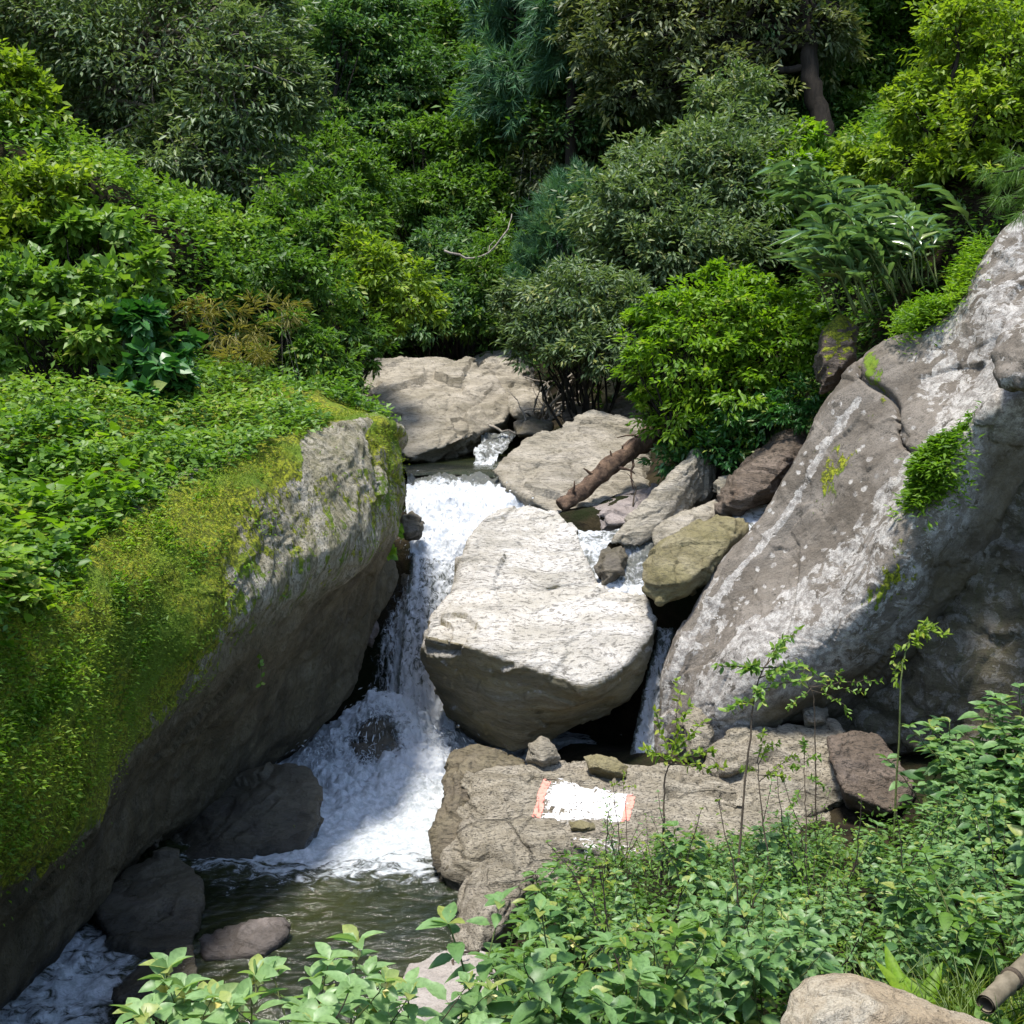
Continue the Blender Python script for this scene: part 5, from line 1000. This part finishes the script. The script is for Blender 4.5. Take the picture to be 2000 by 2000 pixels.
# saplings
def sapling(label, main, twigs, seed, lp, kind='yell', r=.012, n=12, wood=None):
    rg = np.random.default_rng(seed); tb = Tubes(); cl = Cloud(); pts = PP(*main); b = pts[0].copy(); b[2] = min(b[2], gz(b[0], b[1]) - .02)
    L, _ = catmull(np.concatenate([[b], pts[1:]]), 24); L += rg.normal(size=L.shape) * r * .4; tb.add(L, r, r * .35, 6)
    for a, *tp in twigs:
        s = L[int(a * 23)]; e = P(*tp); Lq = curve(s, e, rg, 10, .05, .05); tb.add(Lq, r * .5, r * .15, 4)
        for q in range(2, 10):
            for _ in range(n // 3):
                dd = rg.normal(size=3) * .8 + nrm(e - s) * .5; cl.add(Lq[q:q + 1], dd[None], (UP * .8 - np.array([0, .4, 0]) + rg.normal(size=3) * .4)[None], lp * rg.uniform(.6, 1.2), lp * .45, rg.normal(.6, .25), L_OVA)
    o = empty('sapling', b, label, 'sapling'); link('stem', tb.mesh('stem', wood or M_dkst, b), (0, 0, 0), o); link('leaves', cl.mesh('leaves', MAT[kind], b), (0, 0, 0), o)
sapling('tallest dark stemmed sapling in front of the leaning slab', [(1440, 1850, 8.4), (1445, 1650, 8.5), (1460, 1480, 8.6), (1475, 1350, 8.7), (1500, 1290, 8.7)],
        [(.97, 1530, 1260, 8.8), (.9, 1400, 1300, 8.6), (.85, 1545, 1300, 8.7), (.8, 1490, 1370, 8.5), (.75, 1570, 1330, 8.9), (.7, 1420, 1390, 8.5), (.92, 1455, 1310, 8.6), (.95, 1600, 1320, 9.0), (.95, 1560, 1230, 8.9)], 170, .075, 'creep')
sapling('yellow leaved sapling in front of the narrow right fall', [(1290, 1760, 8.7), (1295, 1640, 8.8), (1300, 1520, 8.9), (1310, 1490, 8.9)],
        [(.98, 1320, 1330, 9.2), (.98, 1375, 1410, 9.0), (.95, 1260, 1465, 8.8), (.97, 1390, 1470, 9.0), (.96, 1330, 1450, 9.0), (.98, 1280, 1390, 9.1), (.95, 1415, 1500, 9.0), (.97, 1345, 1380, 9.1)], 171, .07, 'yell')
sapling('thin sapling with sparse yellow leaves right of the tallest sapling', [(1510, 1800, 8.5), (1500, 1680, 8.6), (1485, 1560, 8.7), (1480, 1480, 8.8)], [(.95, 1520, 1450, 8.9), (.9, 1450, 1500, 8.7), (.85, 1540, 1520, 8.8), (.98, 1490, 1430, 8.9), (.8, 1560, 1480, 8.9)], 172, .05, 'yell', .009)
sapling('thin green stem with small leaves before the upper rock ledge', [(1570, 1760, 8.6), (1575, 1650, 8.7), (1572, 1540, 8.8), (1570, 1480, 8.9)], [(.95, 1600, 1480, 8.9), (.9, 1545, 1500, 8.8), (.8, 1610, 1540, 8.8), (.98, 1570, 1450, 8.9), (.7, 1540, 1580, 8.7)], 173, .045, 'creep', .007)
sapling('fine pale stem rising across the painted rectangle', [(1225, 1760, 9.0), (1225, 1680, 9.1), (1222, 1580, 9.2), (1215, 1530, 9.3)], [(.98, 1195, 1530, 9.3), (.95, 1240, 1535, 9.3), (.9, 1215, 1505, 9.4)], 174, .03, 'yell', .005, 6)
sapling('pale arching twig with drooping leaves before the dark hollow', [(1756, 1420, 10.6), (1760, 1340, 10.7), (1775, 1260, 10.8), (1800, 1225, 10.8)], [(.98, 1848, 1240, 10.8), (.97, 1830, 1225, 10.9), (.9, 1790, 1260, 10.7), (.8, 1745, 1290, 10.7), (.97, 1810, 1245, 10.8), (.6, 1750, 1330, 10.7), (.85, 1810, 1215, 10.9)], 175, .075, 'yell', .011, 9, M_stem)
sapling('low tangle of thin leafy twigs at the mouth of the dark hollow', [(1600, 1420, 11.6), (1590, 1380, 11.7), (1580, 1340, 11.7)], [(.9, 1500, 1310, 11.8), (.9, 1690, 1350, 11.7), (.95, 1640, 1310, 11.9), (.8, 1540, 1380, 11.6), (.9, 1720, 1330, 11.8), (.95, 1560, 1290, 11.9), (.7, 1660, 1400, 11.5)], 176, .06, 'creep', .008)
print('veg', round(time.time() - T0, 1))
# ------------------------------------------------------------------ painted rectangle on the shelf
Vp, Np, Qp = ROCKS['flat_rock_shelf']
tree = BVHTree.FromPolygons([tuple(v) for v in Vp], [tuple(int(k) for k in q) for q in Qp])
pb = np.array(plat.location)
def decal(name, quad, nu, nv, mat, lift, label, parent):
    A = PP(*quad); out = []; edges = []
    for a in np.linspace(0, 1, nv):
        for b in np.linspace(0, 1, nu):
            e = .012
            q = (A[0] * (1 - b) + A[1] * b) * (1 - a) + (A[3] * (1 - b) + A[2] * b) * a
            h = tree.ray_cast(Vector((q[0], q[1], 3)), Vector((0, 0, -1)))
            z = h[0].z if h[0] else q[2]
            out.append([q[0], q[1], z + lift]); edges.append(min(1, 9 * min(a, 1 - a), 9 * min(b, 1 - b)))
    i, j = np.meshgrid(np.arange(nv - 1), np.arange(nu - 1), indexing='ij'); a = i * nu + j
    Q = np.stack([a, a + 1, a + nu + 1, a + nu], -1).reshape(-1, 4)
    V = np.array(out); V[:, 2] += 0
    o = link(name, mk_mesh(name, V - pb, Q, mat, True, {'edge': edges}), (0, 0, 0), parent); o['label'] = label
    return o
def paint(name, col, ragged, soft=.12):
    t = NT(name); c = t.coord(); n = t.noise(c, 30, 6, .75); s = t.noise(t.mapping(c, (9, 30, 1)), 1.2, 5, .7)
    wear = t.math('SUBTRACT', t.math('ADD', t.math('MULTIPLY', n, .5), t.math('MULTIPLY', s, .5)), t.math('MULTIPLY', t.math('SUBTRACT', t.attr('edge'), 1.0), soft))
    k = t.step(wear, ragged, ragged + .04)                       # worn through: the bare rock shows
    sh = t.bsdf(t.mix(t.step(t.noise(c, 12, 4, .7), .35, .7), col, [x * .82 for x in col]), .7, .3, t.bump(n, .4, .01))
    tp = t.n('ShaderNodeBsdfTransparent'); mx = t.n('ShaderNodeMixShader'); t.l(k, mx.inputs[0]); t.l(sh, mx.inputs[1]); t.l(tp.outputs[0], mx.inputs[2])
    return t.done(mx.outputs[0])
M_wp = paint('white paint', (.74, .73, .71), .54); M_rp = paint('red paint', (.72, .26, .20), .55)
wp = decal('painted_rectangle', [(1074, 1534, 12.2), (1240, 1560, 12.0), (1228, 1626, 11.2), (1050, 1602, 11.3)], 70, 44, M_wp, .006, 'weathered white painted rectangle', plat)
decal('painted_border', [(1062, 1532, 12.2), (1078, 1535, 12.2), (1055, 1604, 11.3), (1038, 1600, 11.3)], 12, 44, M_rp, .009, 'red painted band at its left end', wp)
decal('painted_border', [(1224, 1560, 12.0), (1242, 1561, 12.0), (1229, 1627, 11.2), (1212, 1625, 11.2)], 12, 44, M_rp, .009, 'orange red painted band at its right end', wp)
decal('paint_smudge', [(1105, 1632, 11.0), (1190, 1638, 10.95), (1290, 1665, 10.75), (1130, 1656, 10.8)], 60, 20, paint('chalky white', (.62, .60, .56), .44, .3), .006, 'worn chalky white smudge', plat)

# ------------------------------------------------------------------ light, camera, view
el, az = R(77), R(-138)          # sun high on the left (azimuth from +Y towards +X)
sd = np.array([math.sin(az) * math.cos(el), math.cos(az) * math.cos(el), math.sin(el)])
w = bpy.data.worlds.new('World'); scene.world = w; w.use_nodes = True
sk = w.node_tree.nodes.new('ShaderNodeTexSky'); sk.sky_type = 'NISHITA'; sk.sun_disc = False; sk.sun_elevation = el; sk.sun_rotation = az
bg = w.node_tree.nodes['Background']; w.node_tree.links.new(sk.outputs[0], bg.inputs[0]); bg.inputs[1].default_value = .15
sun = bpy.data.lights.new('sun', 'SUN'); sun.energy = 3.1; sun.angle = R(8); sun.color = (1, .95, .87)
so = bpy.data.objects.new('sun', sun); COL.objects.link(so); so.rotation_euler = Vector(sd).to_track_quat('Z', 'Y').to_euler()
cam = bpy.data.cameras.new('camera'); co = bpy.data.objects.new('camera', cam); COL.objects.link(co)
co.location = (0, 0, EYE); co.rotation_euler = (R(90) - PITCH, 0, 0); cam.angle = R(50); cam.clip_end = 500; cam.clip_start = .05
scene.camera = co
scene.view_settings.view_transform = 'Standard'; scene.view_settings.look = 'None'; scene.view_settings.exposure = 1.38; scene.view_settings.gamma = 1
scene.cycles.max_bounces = 6; scene.cycles.diffuse_bounces = 3; scene.cycles.glossy_bounces = 2; scene.cycles.transmission_bounces = 3; scene.cycles.transparent_max_bounces = 8
scene.cycles.use_denoising = True; scene.cycles.sample_clamp_indirect = 6; scene.cycles.caustics_reflective = False; scene.cycles.caustics_refractive = False
print('done', round(time.time() - T0, 1))
